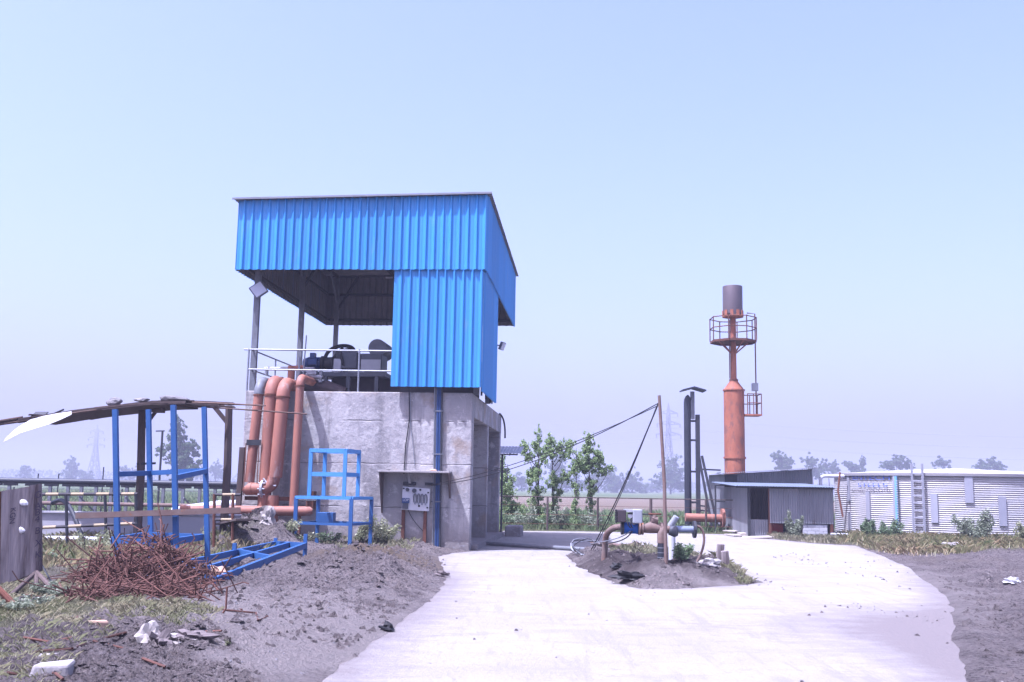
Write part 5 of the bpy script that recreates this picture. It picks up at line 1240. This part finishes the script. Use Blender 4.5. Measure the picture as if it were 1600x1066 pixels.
l1, l2 = tp_(ta(1429), 0, .16), tp_(ta(1445), 0, .16); ztop = tz(725, 1437)
for p in (l1, l2): bar_part((p.x, p.y, 0), (p.x, p.y, ztop), .07, 'ladder_stile', M['tankstrip'], t)
for k in range(9): z = .22 + k*.27; bar_part((l1.x, l1.y, z), (l2.x, l2.y, z), .05, 'ladder_rung', M['tankstrip'], t)
a = ta(1399.5); part(MB().bar(tp_(a, .2, .03), tp_(a, TH-.04, .03), .12, .05, up=(math.cos(a), math.sin(a), 0)), 'level_pipe', M['tankstrip'], t)
a = ta(1403); p0 = tp_(a, .2, .09); part(MB().tube([(p0.x, p0.y, .1), (p0.x, p0.y, TH-.06)], .055, 12), 'gauge_tube', M['cyan'], t, True)
gk = MB()
for k in range(22): gk.box((p0.x-.03, p0.y-.085, .2+k*.09), (p0.x+.03, p0.y-.07, .23+k*.09))
part(gk, 'gauge_marks', M['white'], t)
def tank_text(s, px0, px1, py0, py1, m_):
    mb = text_mesh(s, 1.0); xs_ = [v[0] for v in mb.v]; ys_ = [v[1] for v in mb.v]
    x_0, x_1 = min(xs_), max(xs_); y_0, y_1 = min(ys_), max(ys_); a0, a1 = ta(px0), ta(px1); pm = (px0+px1)/2; z1, z0 = tz(py0, pm), tz(py1, pm)
    mb.v = [tuple(tp_(a0+(a1-a0)*(v[0]-x_0)/(x_1-x_0), z0+(z1-z0)*(v[1]-y_0)/(y_1-y_0), .012)) for v in mb.v]; part(mb, 'lettering', m_, t)
tank_text('ENTECH', 1334, 1392, 743, 750, M['painttext']); tank_text('STEELS', 1342, 1388, 755, 761, M['painttext']); tank_text('Amritsar 7206262745', 1331, 1393, 764.5, 769, M['darktext'])
# inlet pipe left of the tank
t = thing('inlet_pipe', 'white inlet pipe with elbow entering the tank top left', 'pipe', tp_(ta(1314), 0))
zi = at(1300, 744, TYc-1).z; pe = Vector((gx(1320, TYc-1), TYc-1, zi)); ps = Vector((gx(1283, TYc-1), TYc-1, zi-.02))
part(MB().tube([(ps.x, ps.y, 0), (ps.x, ps.y, zi-.15), (ps.x+.05, ps.y, zi-.04), (ps.x+.18, ps.y, zi), pe], .07, 12), 'pipe', M['pvc'], t, True)
tube_part([pe+Vector((-.25,-.3,.15)), pe+Vector((-.35,-.3,-.6)), pe+Vector((-.2,-.35,-1.6))], .04, 'rusty_drain', M['rust'], t)
t = thing('outlet_pipe', 'low white pipe on the grass at the tank foot', 'pipe', (gx(1315, 37), 37, 0))
zo = at(1315, 836, 37).z; a, b = gx(1297, 37), gx(1333, 37)
part(MB().tube([(a, 37, zo), (b-.1, 37, zo), (b, 37, zo-.06), (b+.01, 37, -.1)], .065, 12), 'pipe', M['pvc'], t, True); part(MB().tube([(a-.1, 37.1, zo-.15), (b-.2, 37.1, zo-.17)], .09, 10), 'lower_pipe', M['rust'], t, True)

# boundary fence ------------------------------------------------------------
t = thing('boundary_fence', 'rusty post and wire boundary fence between road and field', 'fence', (4, 39.8, 0))
YB = 39.8
for k, px in enumerate((776, 855.5, 934, 1017, 1103, 1300)):
    x = gx(px, YB); tube_part([(x, YB, -.1), (x, YB, 1.28)], .045 if k != 3 else .06, 'post', M['wood'], t, 6)
fl, fr_ = gx(700, YB), gx(1310, YB)
tube_part([(fl, YB, 1.27), (fr_, YB, 1.27)], .022, 'top_rail', M['wood'], t, 6)
for z in (.95, .6, .25): tube_part([(fl, YB, z), (fr_, YB, z)], .006, 'wire', M['rust'], t, 4)

# ------------------------------------------------------------------ vegetation
def leaf_cloud(centres, radii, n, size, rg, flat=1.0, aspect=.6, hang=0.0):
    """n leaf quads spread through ellipsoidal clumps -> (verts, faces, value)"""
    C = np.array(centres, float); Rr = np.array(radii, float); wgt = (Rr.prod(1))**.75; wgt /= wgt.sum()
    idx = rg.choice(len(C), n, p=wgt)
    d = rg.normal(size=(n, 3)); d /= np.linalg.norm(d, axis=1)[:, None]; r = rg.uniform(0, 1, n)**.42 * rg.uniform(.8, 1.12, n)
    P = C[idx] + d * Rr[idx] * r[:, None]
    u = rg.normal(size=(n, 3)); u[:, 2] = u[:, 2]*.6 - hang; u /= np.linalg.norm(u, axis=1)[:, None]
    q = rg.normal(size=(n, 3)); v = np.cross(u, q); v /= np.linalg.norm(v, axis=1)[:, None]
    s = size * rg.uniform(.6, 1.3, n)[:, None]; a = u*s*.5; b = v*s*aspect*.5
    V = np.stack([P-a, P+b-a*.1, P+a, P-b-a*.1], 1).reshape(-1, 3)
    F = np.arange(4*n).reshape(n, 4); val = np.repeat(rg.uniform(0, 1, n), 4)
    return V, F, val
def leaf_obj(name, V, F, val, m_, parent):
    b = np.array(parent['_b']); o = np_mesh(name, V - b, F, m_, attrs={'lv': val}); o.parent = parent; o['_b'] = tuple(b); return o
def tree(name, lab, cat, base, clumps, n, size, leaf, trunk_r, rg, group=None, limbs=True, aspect=.6, top=None, hang=0.0, spread=1.0):
    """clumps: (dx, dy, z, rx, rz) relative to the base"""
    base = Vector(base); t = thing(name, lab, cat, base, group=group)
    C = [(base.x+c[0], base.y+c[1], base.z+c[2]) for c in clumps]; Rd = [(c[3], c[3], c[4]) for c in clumps]
    ztop = top or max(c[2] for c in clumps)
    spine = [base + Vector((0, 0, -.1)), base + Vector((.02*ztop*rg.uniform(-1,1), 0, ztop*.35)), base + Vector((.03*ztop*rg.uniform(-1,1), .02*ztop*rg.uniform(-1,1), ztop*.7)), base + Vector((0, 0, ztop))]
    part(MB().tube(spine, [trunk_r, trunk_r*.75, trunk_r*.45, trunk_r*.15], 7), 'trunk', M['bark'], t, True)
    if limbs:
        for c in C:
            c = Vector(c); h = min(max(.1*ztop, (c.z-base.z) - abs(c.x-base.x)*1.1 - .25*ztop*.3), ztop*.9)
            s = base + Vector((0, 0, h)); 
            if (c-s).length > .05: part(MB().tube([s, s.lerp(c, .5)+Vector((0,0,-.03*ztop)), c], [trunk_r*.4, trunk_r*.28, trunk_r*.1], 5), 'limb', M['bark'], t)
    # break each clump into sub-clumps for an uneven outline
    C2, R2 = [], []
    for c, r in zip(C, Rd):
        for _ in range(int(16*spread**1.6)):
            d = rg.normal(size=3); d /= np.linalg.norm(d); k = rg.uniform(.3, 1.15)
            C2.append(np.array(c)+d*np.array(r)*k*1.1*(1+.25*(spread-1))); R2.append(np.array(r)*rg.uniform(.25, .6)/spread)
        C2.append(np.array(c)); R2.append(np.array(r)*.6)
    V, F, val = leaf_cloud(C2, R2, n, size, rg, aspect=aspect, hang=hang)
    leaf_obj('crown', V, F, val, leaf, t); return t
def bush(name, lab, base, w_, h_, n, size, leaf, rg, group=None, cat='bush', depth=None, stems=6):
    base = Vector(base); t = thing(name, lab, cat, base, group=group); C, Rd = [], []
    mb = MB()
    for _ in range(stems):
        a = rg.uniform(0, 6.28); k = rg.uniform(.2, 1)**.5; tip = base + Vector((math.cos(a)*w_*k*.85, math.sin(a)*(depth or w_)*k*.85, h_*rg.uniform(.55, 1.0)*(1.05-.4*k)))
        mb.tube([base + Vector((math.cos(a)*w_*.25, math.sin(a)*w_*.25, -.05)), base.lerp(tip, .6)+Vector((0,0,.05)), tip], [.018, .012, .005], 4)
        for f in (.35, .6, .8, 1.0):
            C.append(base.lerp(tip, f)); Rd.append((w_*.28*(1.25-f*.6), w_*.28*(1.25-f*.6), h_*.16))
    part(mb, 'stems', M['bark'], t)
    V, F, val = leaf_cloud(C, Rd, n, size, rg, aspect=.5); leaf_obj('foliage', V, F, val, leaf, t); return t
rg = np.random.default_rng(21)
def zat(px, py, Y): return at(px, py, Y).z
# young poplars behind the fence
def px_tree(lab, px, Y, cl, n, size, r, leaf=M['poplar'], group='young trees behind the boundary fence', name='young_tree', **k):
    base = Vector((at(px, 790, Y).x, Y, 0)); s = Y/FOC
    clumps = [((cx-px)*s, rg.uniform(-.4, .4)*rx*s, at(cx, cy, Y).z, rx*s, rz*s) for cx, cy, rx, rz in cl]
    return tree(name, lab, 'tree', base, clumps, n, size, leaf, r, rg, group, **{'spread': 1.55, **k})
px_tree('bushy young tree half hidden by the concrete corner', 792, 41.5, [(785,748,14,20),(795,770,16,18),(790,800,18,18),(806,795,12,14),(780,725,7,14)], 9000, .08, .05)
px_tree('tall slender poplar with a narrow pointed crown, left in the row', 842, 41.5, [(839,680,5,14),(836,700,8,12),(820,700,8,12),(824,715,8,9),(846,716,9,12),(833,742,13,16),(838,770,10,15),(840,795,14,16),(832,815,16,12)], 11500, .075, .05)
px_tree('young poplar with a forked crown, second in the row', 865, 42.3, [(858,690,8,12),(856,706,12,9),(873,703,8,9),(886,696,8,12),(881,712,8,8),(866,756,12,14),(884,745,8,9),(868,785,9,16),(866,812,10,14)], 9500, .075, .05)
px_tree('thin sparse sapling between two poplars', 900, 41.2, [(895,735,8,10),(903,722,7,12),(900,765,7,14),(899,790,6,14),(899,812,7,12),(891,700,6,10)], 3800, .075, .03)
px_tree('poplar with the broadest leafy crown, rightmost in the row', 922, 41.8, [(919,690,7,14),(917,704,10,9),(932,712,11,12),(922,724,17,14),(940,735,10,8),(954,731,5,5),(924,755,8,12),(922,775,7,12),(923,790,5,10),(908,730,10,8)], 11500, .075, .05)
for k, (px, w_, h_, n) in enumerate(((815, .9, 1.1, 900), (848, .6, .8, 500), (930, .8, .9, 600), (800, .7, .9, 600), (868, .6, 1.3, 700))):
    bush('hedge_bush', ['low dusty bush at the fence foot near the building', 'low bush under the slender poplar', 'dry low bush under the broad poplar', 'leafy bush right behind the building corner', 'upright bush under the forked poplar'][k], (at(px, 800, 40.7).x, 40.7, 0), w_, h_, n, .11, [M['greygreen'], M['bush']][k % 2], rg, 'bushes along the boundary fence')
# left: tall eucalyptus-like tree and far trees
px_tree('tall dark leafy tree behind the tall blue rack', 280, 190, [(272,668,8,14),(270,690,12,14),(278,705,16,12),(292,700,10,12),(285,722,20,12),(268,718,12,10),(292,736,14,10),(250,704,9,8),(280,742,18,8)], 11000, .52, .45, leaf=M['farleaf'], group='far trees', name='far_tree', spread=1.8)
FT = [ # (label, px, Y, clumps)
    ('small round hazy tree at the far left horizon', 36, 260, [(36,738,10,8)]),
    ('upright hazy tree just right of the far left one', 106, 240, [(106,728,7,12),(104,740,10,8)]),
    ('low hazy tree clump at the left pylon foot', 126, 260, [(122,742,9,5),(133,743,7,5)]),
    ('hazy tree clump behind the left wooden post', 200, 240, [(192,738,9,7),(208,740,9,7)]),
    ('pointed hazy tree right of the tall leafy tree', 334, 230, [(334,735,8,11),(344,742,9,6),(310,738,6,10)]),
    ('hazy spreading tree between the building and the poplars', 815, 200, [(815,752,16,10)]),
    ('broad hazy tree behind the forked poplar', 878, 170, [(872,735,18,16),(884,752,22,12),(866,720,8,12)]),
    ('hazy tree mass behind the broad poplar', 935, 190, [(930,752,16,13),(950,748,14,14),(915,758,14,8)]),
    ('feathery hazy tree right of the poplars, left of two', 964, 200, [(964,752,9,14),(958,760,12,9)]),
    ('feathery hazy tree right of the poplars, right of two', 988, 200, [(988,750,10,13),(993,760,14,9),(980,758,9,8)]),
    ('tall hazy tree at the right pylon foot', 1048, 180, [(1052,722,10,10),(1045,735,14,12),(1056,745,16,12),(1040,752,18,9),(1060,758,14,8)]),
    ('low hazy tree line left of the right pylon', 1018, 260, [(1012,762,10,6),(1026,760,9,7)]),
    ('hazy tree left of the flare foot', 1122, 220, [(1118,755,10,8),(1126,748,6,7)]),
    ('hazy two-headed tree above the shed roof', 1222, 150, [(1219,715,9,9),(1232,722,7,7),(1224,730,10,8)]),
    ('hazy tree above the right end of the shed', 1270, 160, [(1268,722,10,9),(1275,735,12,9)]),
    ('thin hazy tree left of the tank', 1297, 170, [(1291,730,6,8),(1303,732,7,8)]),
    ('hazy tree over the left side of the tank roof', 1330, 165, [(1330,727,8,7),(1340,736,9,6),(1350,724,3,8)]),
    ('wide hazy tree behind the tank ladder', 1403, 150, [(1388,728,9,6),(1404,724,12,8),(1420,728,8,6)]),
    ('small hazy tree behind the middle of the tank roof', 1474, 160, [(1472,724,9,8)]),
    ('rounded hazy tree pair behind the right tank roof', 1550, 155, [(1538,730,9,6),(1552,727,13,8),(1566,732,7,5)])]
for lab, px, Y, cl in [(a_, b_, c_*2.4, d_) for a_, b_, c_, d_ in FT]: px_tree(lab, px, Y, [(a, b, c*1.05, d*1.05) for a, b, c, d in cl], 1000*len(cl)+500, Y*.0021, Y*.0009, leaf=M['farleaf'], group='far trees', name='far_tree', spread=1.9)
# a far tree belt on the horizon that reads as one mass
n = 14000; bxx = rg.uniform(-900, 900, n); hh_ = 3 + 9*fbm(bxx, bxx*0, .012, 77, 4) + 5*fbm(bxx, bxx*0, .06, 78, 3)
P = np.stack([bxx, 1050 + rg.uniform(-30, 30, n), rg.uniform(0, 1, n)*hh_], -1); u = rg.normal(size=(n,3)); u /= np.linalg.norm(u, axis=1)[:,None]; v = np.cross(u, rg.normal(size=(n,3))); v /= np.linalg.norm(v, axis=1)[:,None]
V = np.stack([P-u*1.5, P+v*1.2, P+u*1.5, P-v*1.2], 1).reshape(-1, 3)
o = np_mesh('far_tree_belt', V, np.arange(4*n).reshape(n, 4), M['farleaf'], attrs={'lv': np.repeat(rg.uniform(0,1,n), 4)}); tag(o, 'far hazy tree belt along the horizon', 'tree belt', kind='stuff')
# bushes by the wall, stand, shed, tank, island, sign
bl_ = [('weed_bush', 'leafy pale weeds right of the blue stand', 592, 843, .70, .80, 1500, .075, 'weed', 25.7), ('weed_bush', 'pale weeds behind the blue stand legs', 560, 842, .55, .62, 900, .07, 'weed', 25.6),
       ('weed_bush', 'dark low weeds under the blue stand', 515, 842, .45, .42, 500, .07, 'bush', 25.3), ('weed_bush', 'dry weeds at the left foot of the blue stand', 478, 843, .40, .34, 420, .06, 'weed', 24.6),
       ('weed_bush', 'low green creeper in front of the blue stand', 565, 852, .65, .14, 700, .06, 'bush', 23.4),
       ('shrub', 'round grey green shrub before the shed block wall', 1240, 841, .38, 1.10, 2200, .085, 'greygreen', 36.2), ('shrub', 'large wispy shrub before the right half of the tank', 1524, 842, .85, 1.35, 4200, .085, 'greygreen', 35.6),
       ('shrub', 'dark spiky shrub at the tank foot left of the ladder', 1362, 842, .50, .85, 1500, .10, 'bush', 36.3), ('shrub', 'round green shrub before the blue gauge on the tank', 1392, 842, .60, .80, 1800, .09, 'bush', 36.3),
       ('shrub', 'pale green shrub cut by the right picture edge', 1604, 838, .50, .95, 1400, .09, 'weed', 34.5),
       ('weed_bush', 'dark green weed clump right of the wrapped riser', 1062, 892, .42, .42, 1300, .055, 'bush', 18.9), ('weed_bush', 'dense dusty weed clump right of the sign stand', 88, 948, .32, .20, 1200, .04, 'greygreen', 12.9),
       ('weed_bush', 'dusty weed clump in the left front grass', 30, 985, .50, .20, 1300, .04, 'greygreen', 11.4), ('weed_bush', 'dry shrub behind the rebar heap by the low wall', 150, 862, .75, .55, 1300, .06, 'weed', 20.5),
       ('weed_bush', 'green weeds under the low wall left of the heap', 100, 880, .55, .30, 700, .06, 'bush', 18.5), ('weed_bush', 'dry weeds between mound and blue stand', 452, 846, .5, .4, 600, .06, 'weed', 24.2), 
       ('weed_bush', 'dry weeds left of the soil mound', 338, 850, .5, .4, 600, .06, 'weed', 23.6), ('weed_bush', 'small green sprout at the front mud edge', 368, 1057, .05, .09, 60, .03, 'weed', 9.4)]
for nme, lab, px, py, w_, h_, n, s_, lf, Y in bl_:
    x = at(px, 800, Y).x; bush(nme, lab, (x, Y, hz(x, Y)-.02), w_, h_, n, s_, M[lf], rg, 'shrubs and weeds', 'shrub' if nme == 'shrub' else 'weeds')
# grass -----------------------------------------------------------------------
def blades(P, h, wd, lean, rg):
    n = len(P); a = rg.uniform(0, 6.283, n); hh = h*rg.uniform(.45, 1.25, n); dx, dy = np.cos(a), np.sin(a); L = lean*rg.uniform(.2, 1.2, n)*hh
    b0 = P; sx = np.stack([-dy, dx, 0*dx], -1) * (wd*.5)
    mid = P + np.stack([dx*L*.35, dy*L*.35, hh*.6], -1); tip = P + np.stack([dx*L, dy*L, hh*rg.uniform(.75, 1, n)], -1)
    V = np.stack([b0-sx, b0+sx, mid+sx*.7, tip, mid-sx*.7], 1).reshape(-1, 3)
    F = np.arange(5*n).reshape(n, 5); return V, F
def patch(poly, n, h, wd, lean, name, lab, m_, thr=.45, sc=1.2, seed=3, pxpoly=True):
    pg = poly_px(poly, .1) if pxpoly else np.array(poly); lo, hi = pg.min(0), pg.max(0)
    x = rg.uniform(lo[0], hi[0], n*4); y = rg.uniform(lo[1], hi[1], n*4)
    k = (sdf(pg, x, y) + (fbm(x, y, 1.5, seed+9, 3)-.5)*.8 > 0) & (fbm(x, y, sc, seed, 3) + rg.uniform(-.06, .06, len(x)) > thr)
    k &= sdf(ROAD, x, y) * (1) < .05 if name != 'island_grass' else k
    x, y = x[k][:n], y[k][:n]; z = hgt(x, y) - .01
    V, F = blades(np.stack([x, y, z], -1), h, wd, lean, rg)
    o = np_mesh(name, V, F, m_, attrs={'lv': np.repeat(np.clip(fbm(x, y, 2.0, seed+4, 3)*1.6-.3 + rg.uniform(-.25, .25, len(x)), 0, 1), 5)})
    return tag(o, lab, 'grass', kind='stuff')
patch([(-120,1090),(-120,900),(60,880),(130,905),(330,985),(330,1000),(210,1000),(130,1040),(110,1090)], 15000, .055, .0038, 1.5, 'foreground_grass', 'short dusty grass in the left foreground', M['grass'], .46, 1.4, 3)
patch([(170,955),(320,965),(300,992),(200,990)], 3500, .08, .004, 1.0, 'foreground_grass', 'greener grass tuft right below the rebar heap', M['grass'], .3, 1.0, 13)
patch([(-150,930),(-150,845),(60,842),(470,842),(470,862),(350,880),(150,890)], 9000, .22, .010, .7, 'verge_grass', 'dry grass and weeds along the low wall on the left', M['drygrass'], .42, .9, 23)
patch([(500,850),(620,846),(660,850),(640,862),(560,868),(520,862)], 2500, .12, .009, .8, 'verge_grass', 'thin grass on the mud below the blue stand', M['grass'], .5, 1.2, 33)
patch([(1335,858),(1400,862),(1480,866),(1560,852),(1700,856),(1700,828),(1310,834),(1310,850)], 14000, .26, .012, 1.1, 'tank_grass', 'tall dry grass strip before the tank', M['drygrass'], .36, .7, 43)
patch([(1195,846),(1310,852),(1320,838),(1200,832)], 4000, .18, .014, .7, 'shed_grass', 'green grass strip before the shed', M['grass'], .3, .8, 53)
patch([(940,862),(1080,866),(1095,885),(1050,890),(960,880)], 3600, .13, .009, .8, 'island_grass', 'short grass on the back of the mud island', M['grass'], .4, 1.3, 63)
patch([(1120,886),(1165,898),(1180,908),(1140,903)], 900, .11, .006, 1.2, 'island_grass', 'grass tuft at the right tip of the mud island', M['grass'], .25, 1.3, 73)
patch([(-3, 39.4), (12, 39.4), (12, 42.5), (-3, 42.5)], 7000, .28, .016, .5, 'fence_grass', 'rank grass along the foot of the boundary fence', M['crop'], .32, .6, 83, False)
# crop rows in the fields beyond (one mass)
n = 52000; yy = 43 + (1-np.sqrt(rg.uniform(0, 1, n)))*110; xx = rg.uniform(-1, 1, n)*(yy*.62+2); k = (yy < 62) | (xx < -yy*.18); k &= ~((np.abs(xx-17.5) < 6) & (yy < 48))
xx, yy = xx[k], yy[k]; V, F = blades(np.stack([xx, yy, 0*xx], -1), .55, .05, .5, rg)
o = np_mesh('crop_field', V, F, M['crop'], attrs={'lv': np.repeat(np.clip(fbm(xx, yy, .08, 91, 3)*1.8-.4+rg.uniform(-.2,.2,len(xx)), 0, 1), 5)}); tag(o, 'green crop field beyond the fences', 'crop', kind='stuff')

# mud clods, pebbles ------------------------------------------------------------
def clods(name, lab, poly, n, s0, s1, m_, seed, clump=.5, sc=.9, on_road=False):
    pg = poly_px(poly, .1); lo, hi = pg.min(0), pg.max(0); g = np.random.default_rng(seed)
    x = g.uniform(lo[0], hi[0], n*5); y = g.uniform(lo[1], hi[1], n*5); f = fbm(x, y, sc, seed, 3)
    k = (sdf(pg, x, y) > 0) & (f + g.uniform(-.12, .12, len(x)) > clump); 
    sr = sdf(ROAD, x, y); si = sdf(ISLAND, x, y); k &= ((sr < -.05) | (si > .05) | (g.uniform(0, 1, len(x)) < .03)) if not on_road else ((sr > .1) & (si < -.1))
    x, y = x[k][:n], y[k][:n]; n = len(x); s = s0 + (s1-s0)*g.uniform(0, 1, n)**4
    base = np.array([(1,0,0),(.4,.9,.1),(-.6,.7,0),(-1,-.1,.1),(-.4,-.9,0),(.6,-.75,.05),(.3,.3,.75),(-.35,-.2,.8)])
    F0 = np.array([(0,1,6),(1,2,6),(2,7,6),(2,3,7),(3,4,7),(4,5,7),(5,6,7),(5,0,6)])
    V = base[None] * g.uniform(.45, 1.5, (n, 8, 3)) + g.normal(0, .12, (n, 8, 3)); a = g.uniform(0, 6.28, n); c, s_n = np.cos(a)[:,None], np.sin(a)[:,None]
    V = np.stack([V[...,0]*c-V[...,1]*s_n, V[...,0]*s_n+V[...,1]*c, V[...,2]*1.05], -1) * s[:,None,None]
    z = np.where(((sdf(ROAD, x, y) > 0) & (sdf(ISLAND, x, y) < 0)), .0, hgt(x, y))
    V += np.stack([x, y, z - s*.3], -1)[:,None,:]
    F = (np.arange(n)[:,None,None]*8 + F0[None]).reshape(-1, 3)
    o = np_mesh(name, V.reshape(-1, 3), F, m_); return tag(o, lab, 'clods', kind='stuff')
clods('mud_clods', 'dark mud clods in the left foreground', [(60,1090),(120,1010),(230,985),(330,1000),(400,1040),(430,1090)], 7000, .006, .045, M['earth'], 1, .40, 1.6)
clods('mud_clods', 'dark mud clods on the spoil ridge left of the road', [(330,900),(480,860),(700,845),(700,905),(640,960),(520,1030),(380,1010)], 7500, .007, .06, M['earth'], 2, .42, 1.1)
clods('mud_clods', 'dark mud clods on the right hand ground', [(1340,850),(1650,850),(1650,1090),(1500,1090),(1420,960)], 7000, .007, .065, M['earth'], 3, .46, 1.0)
clods('mud_clods', 'lumps of soil on the mound behind the lying frame', [(325,870),(335,838),(450,838),(460,870)], 900, .03, .14, M['earth'], 4, .3, 1.4)
clods('mud_clods', 'clods and crumbs on the mud island', [(880,868),(1000,925),(1195,915),(1100,865),(930,852)], 1300, .012, .08, M['earth'], 5, .42, 1.4)
clods('pebbles', 'pale pebbles scattered on the left soil', [(200,1090),(330,960),(560,860),(700,850),(690,910),(500,1060),(460,1090)], 1300, .004, .018, M['stone'], 6, .42, 1.0)
clods('pebbles', 'pale gravel on the front slope of the mud island', [(990,905),(1090,905),(1080,924),(1000,922)], 260, .006, .026, M['clod'], 7, .3, 1.4)
clods('pebbles', 'pale pebbles scattered on the right mud', [(1340,850),(1650,850),(1650,1090),(1500,1090),(1420,960)], 500, .004, .022, M['slab'], 8, .5, 1.0)
clods('mud_crumbs', 'scattered dark mud crumbs on the pale road', [(520,1050),(690,880),(760,838),(1300,850),(1480,940),(1440,1000),(1500,1066)], 190, .005, .035, M['earth'], 9, .44, .5, True)

clods('mud_crumbs', 'trail of mud crumbs curving across the road right of the island', [(1060,876),(1230,903),(1350,933),(1475,955),(1475,965),(1345,944),(1225,913),(1060,886)], 520, .004, .028, M['earth'], 19, .47, 1.2, True)
clods('mud_crumbs', 'sparse mud crumbs on the far right part of the road', [(1210,850),(1330,858),(1400,890),(1390,905),(1290,880),(1200,866)], 160, .005, .04, M['earth'], 20, .5, .9, True)

# ------------------------------------------------------------------ pylons and lines
def pylon(lab, px, Ybase, Hp, yaw):
    c = Vector((at(px, 760, Ybase).x, Ybase, 0)); t = thing('pylon', lab, 'pylon', c, group='transmission pylons'); cs_, sn_ = math.cos(yaw), math.sin(yaw)
    def P(x, y, z): return Vector((c.x + x*cs_-y*sn_, c.y + x*sn_+y*cs_, z))
    lv = [(0, 4.6), (.16, 3.6), (.32, 2.6), (.48, 1.7), (.62, 1.15), (.74, .95), (.86, .8), (1.0, .08)]
    wd = .26*Ybase/450
    legs = MB(); br = MB()
    for (f0, w0), (f1, w1) in zip(lv, lv[1:]):
        z0, z1 = f0*Hp, f1*Hp; q0 = [P(a*w0, b*w0, z0) for a, b in ((-1,-1),(1,-1),(1,1),(-1,1))]; q1 = [P(a*w1, b*w1, z1) for a, b in ((-1,-1),(1,-1),(1,1),(-1,1))]
        for i in range(4):
            legs.bar(q0[i], q1[i], wd*1.5); j = (i+1) % 4; br.bar(q0[i], q1[j], wd); br.bar(q0[j], q1[i], wd); br.bar(q1[i], q1[j], wd)
    part(legs, 'legs', M['pylon'], t); part(br, 'bracing', M['pylon'], t); tips = []
    for f, l in ((.64, 7.5), (.76, 7.0), (.88, 5.6)):
        z = f*Hp; a = MB()
        for s in (-1, 1):
            e = P(s*l, 0, z+.4); tips.append(e - Vector((0, 0, 2.2)))
            for yy_ in (-.8, .8): a.bar(P(s*.8, yy_, z), e, wd*1.1); a.bar(P(s*.8, yy_, z+2.0), e, wd)
            a.bar(P(s*l*.5, 0, z+.2), P(s*l*.5, 0, z+1.2), wd)
        part(a, 'cross_arm', M['pylon'], t)
        for s in (-1, 1): e = P(s*l, 0, z+.4); part(MB().tube([e, e-Vector((0,0,2.2))], wd*1.2, 6), 'insulator', M['pylon'], t)
    return tips, P(0, 0, Hp)
H1 = at(1045, 630, 600).z; tips, top = pylon('lattice pylon rising behind the thin mast right of centre', 1045, 600, H1, R(10))
H2 = at(145, 664, 850).z; tips2, top2 = pylon('faint lattice pylon at the far left beyond the canopy', 145, 850, H2, R(-8))
AR = ['lowest', 'lowest', 'middle', 'middle', 'topmost', 'topmost']
for k, e in enumerate(tips):
    for v_, dr in ((Vector((420, -60, -2)), 'right'), (Vector((-380, 90, -1)), 'left')):
        one(MB().tube(sag(e, e+v_, 9, 20), .06, 4), 'power_line', M['pylon'], f'thin power line from the {AR[k]} {"left" if k % 2 == 0 else "right"} arm of the right pylon, spanning {dr}', 'power line', group='power lines')

# ------------------------------------------------------------------ haze
HZ = bpy.data.materials.new('haze_air'); HZ.use_nodes = True; N = HZ.node_tree.nodes; N.clear()
ho = N.new('ShaderNodeOutputMaterial'); hv = N.new('ShaderNodeVolumePrincipled')
hv.inputs['Color'].default_value = (0.445, 0.46, 0.57, 1); hv.inputs['Density'].default_value = 0.0013; hv.inputs['Anisotropy'].default_value = 0.0
HZ.node_tree.links.new(hv.outputs[0], ho.inputs['Volume'])
haze = one(MB().box((-3600, -1500, -1.2), (3600, 4200, 62)), 'haze', HZ, None, None, kind='stuff')
for o in bpy.data.objects:
    if '_b' in o: del o['_b']
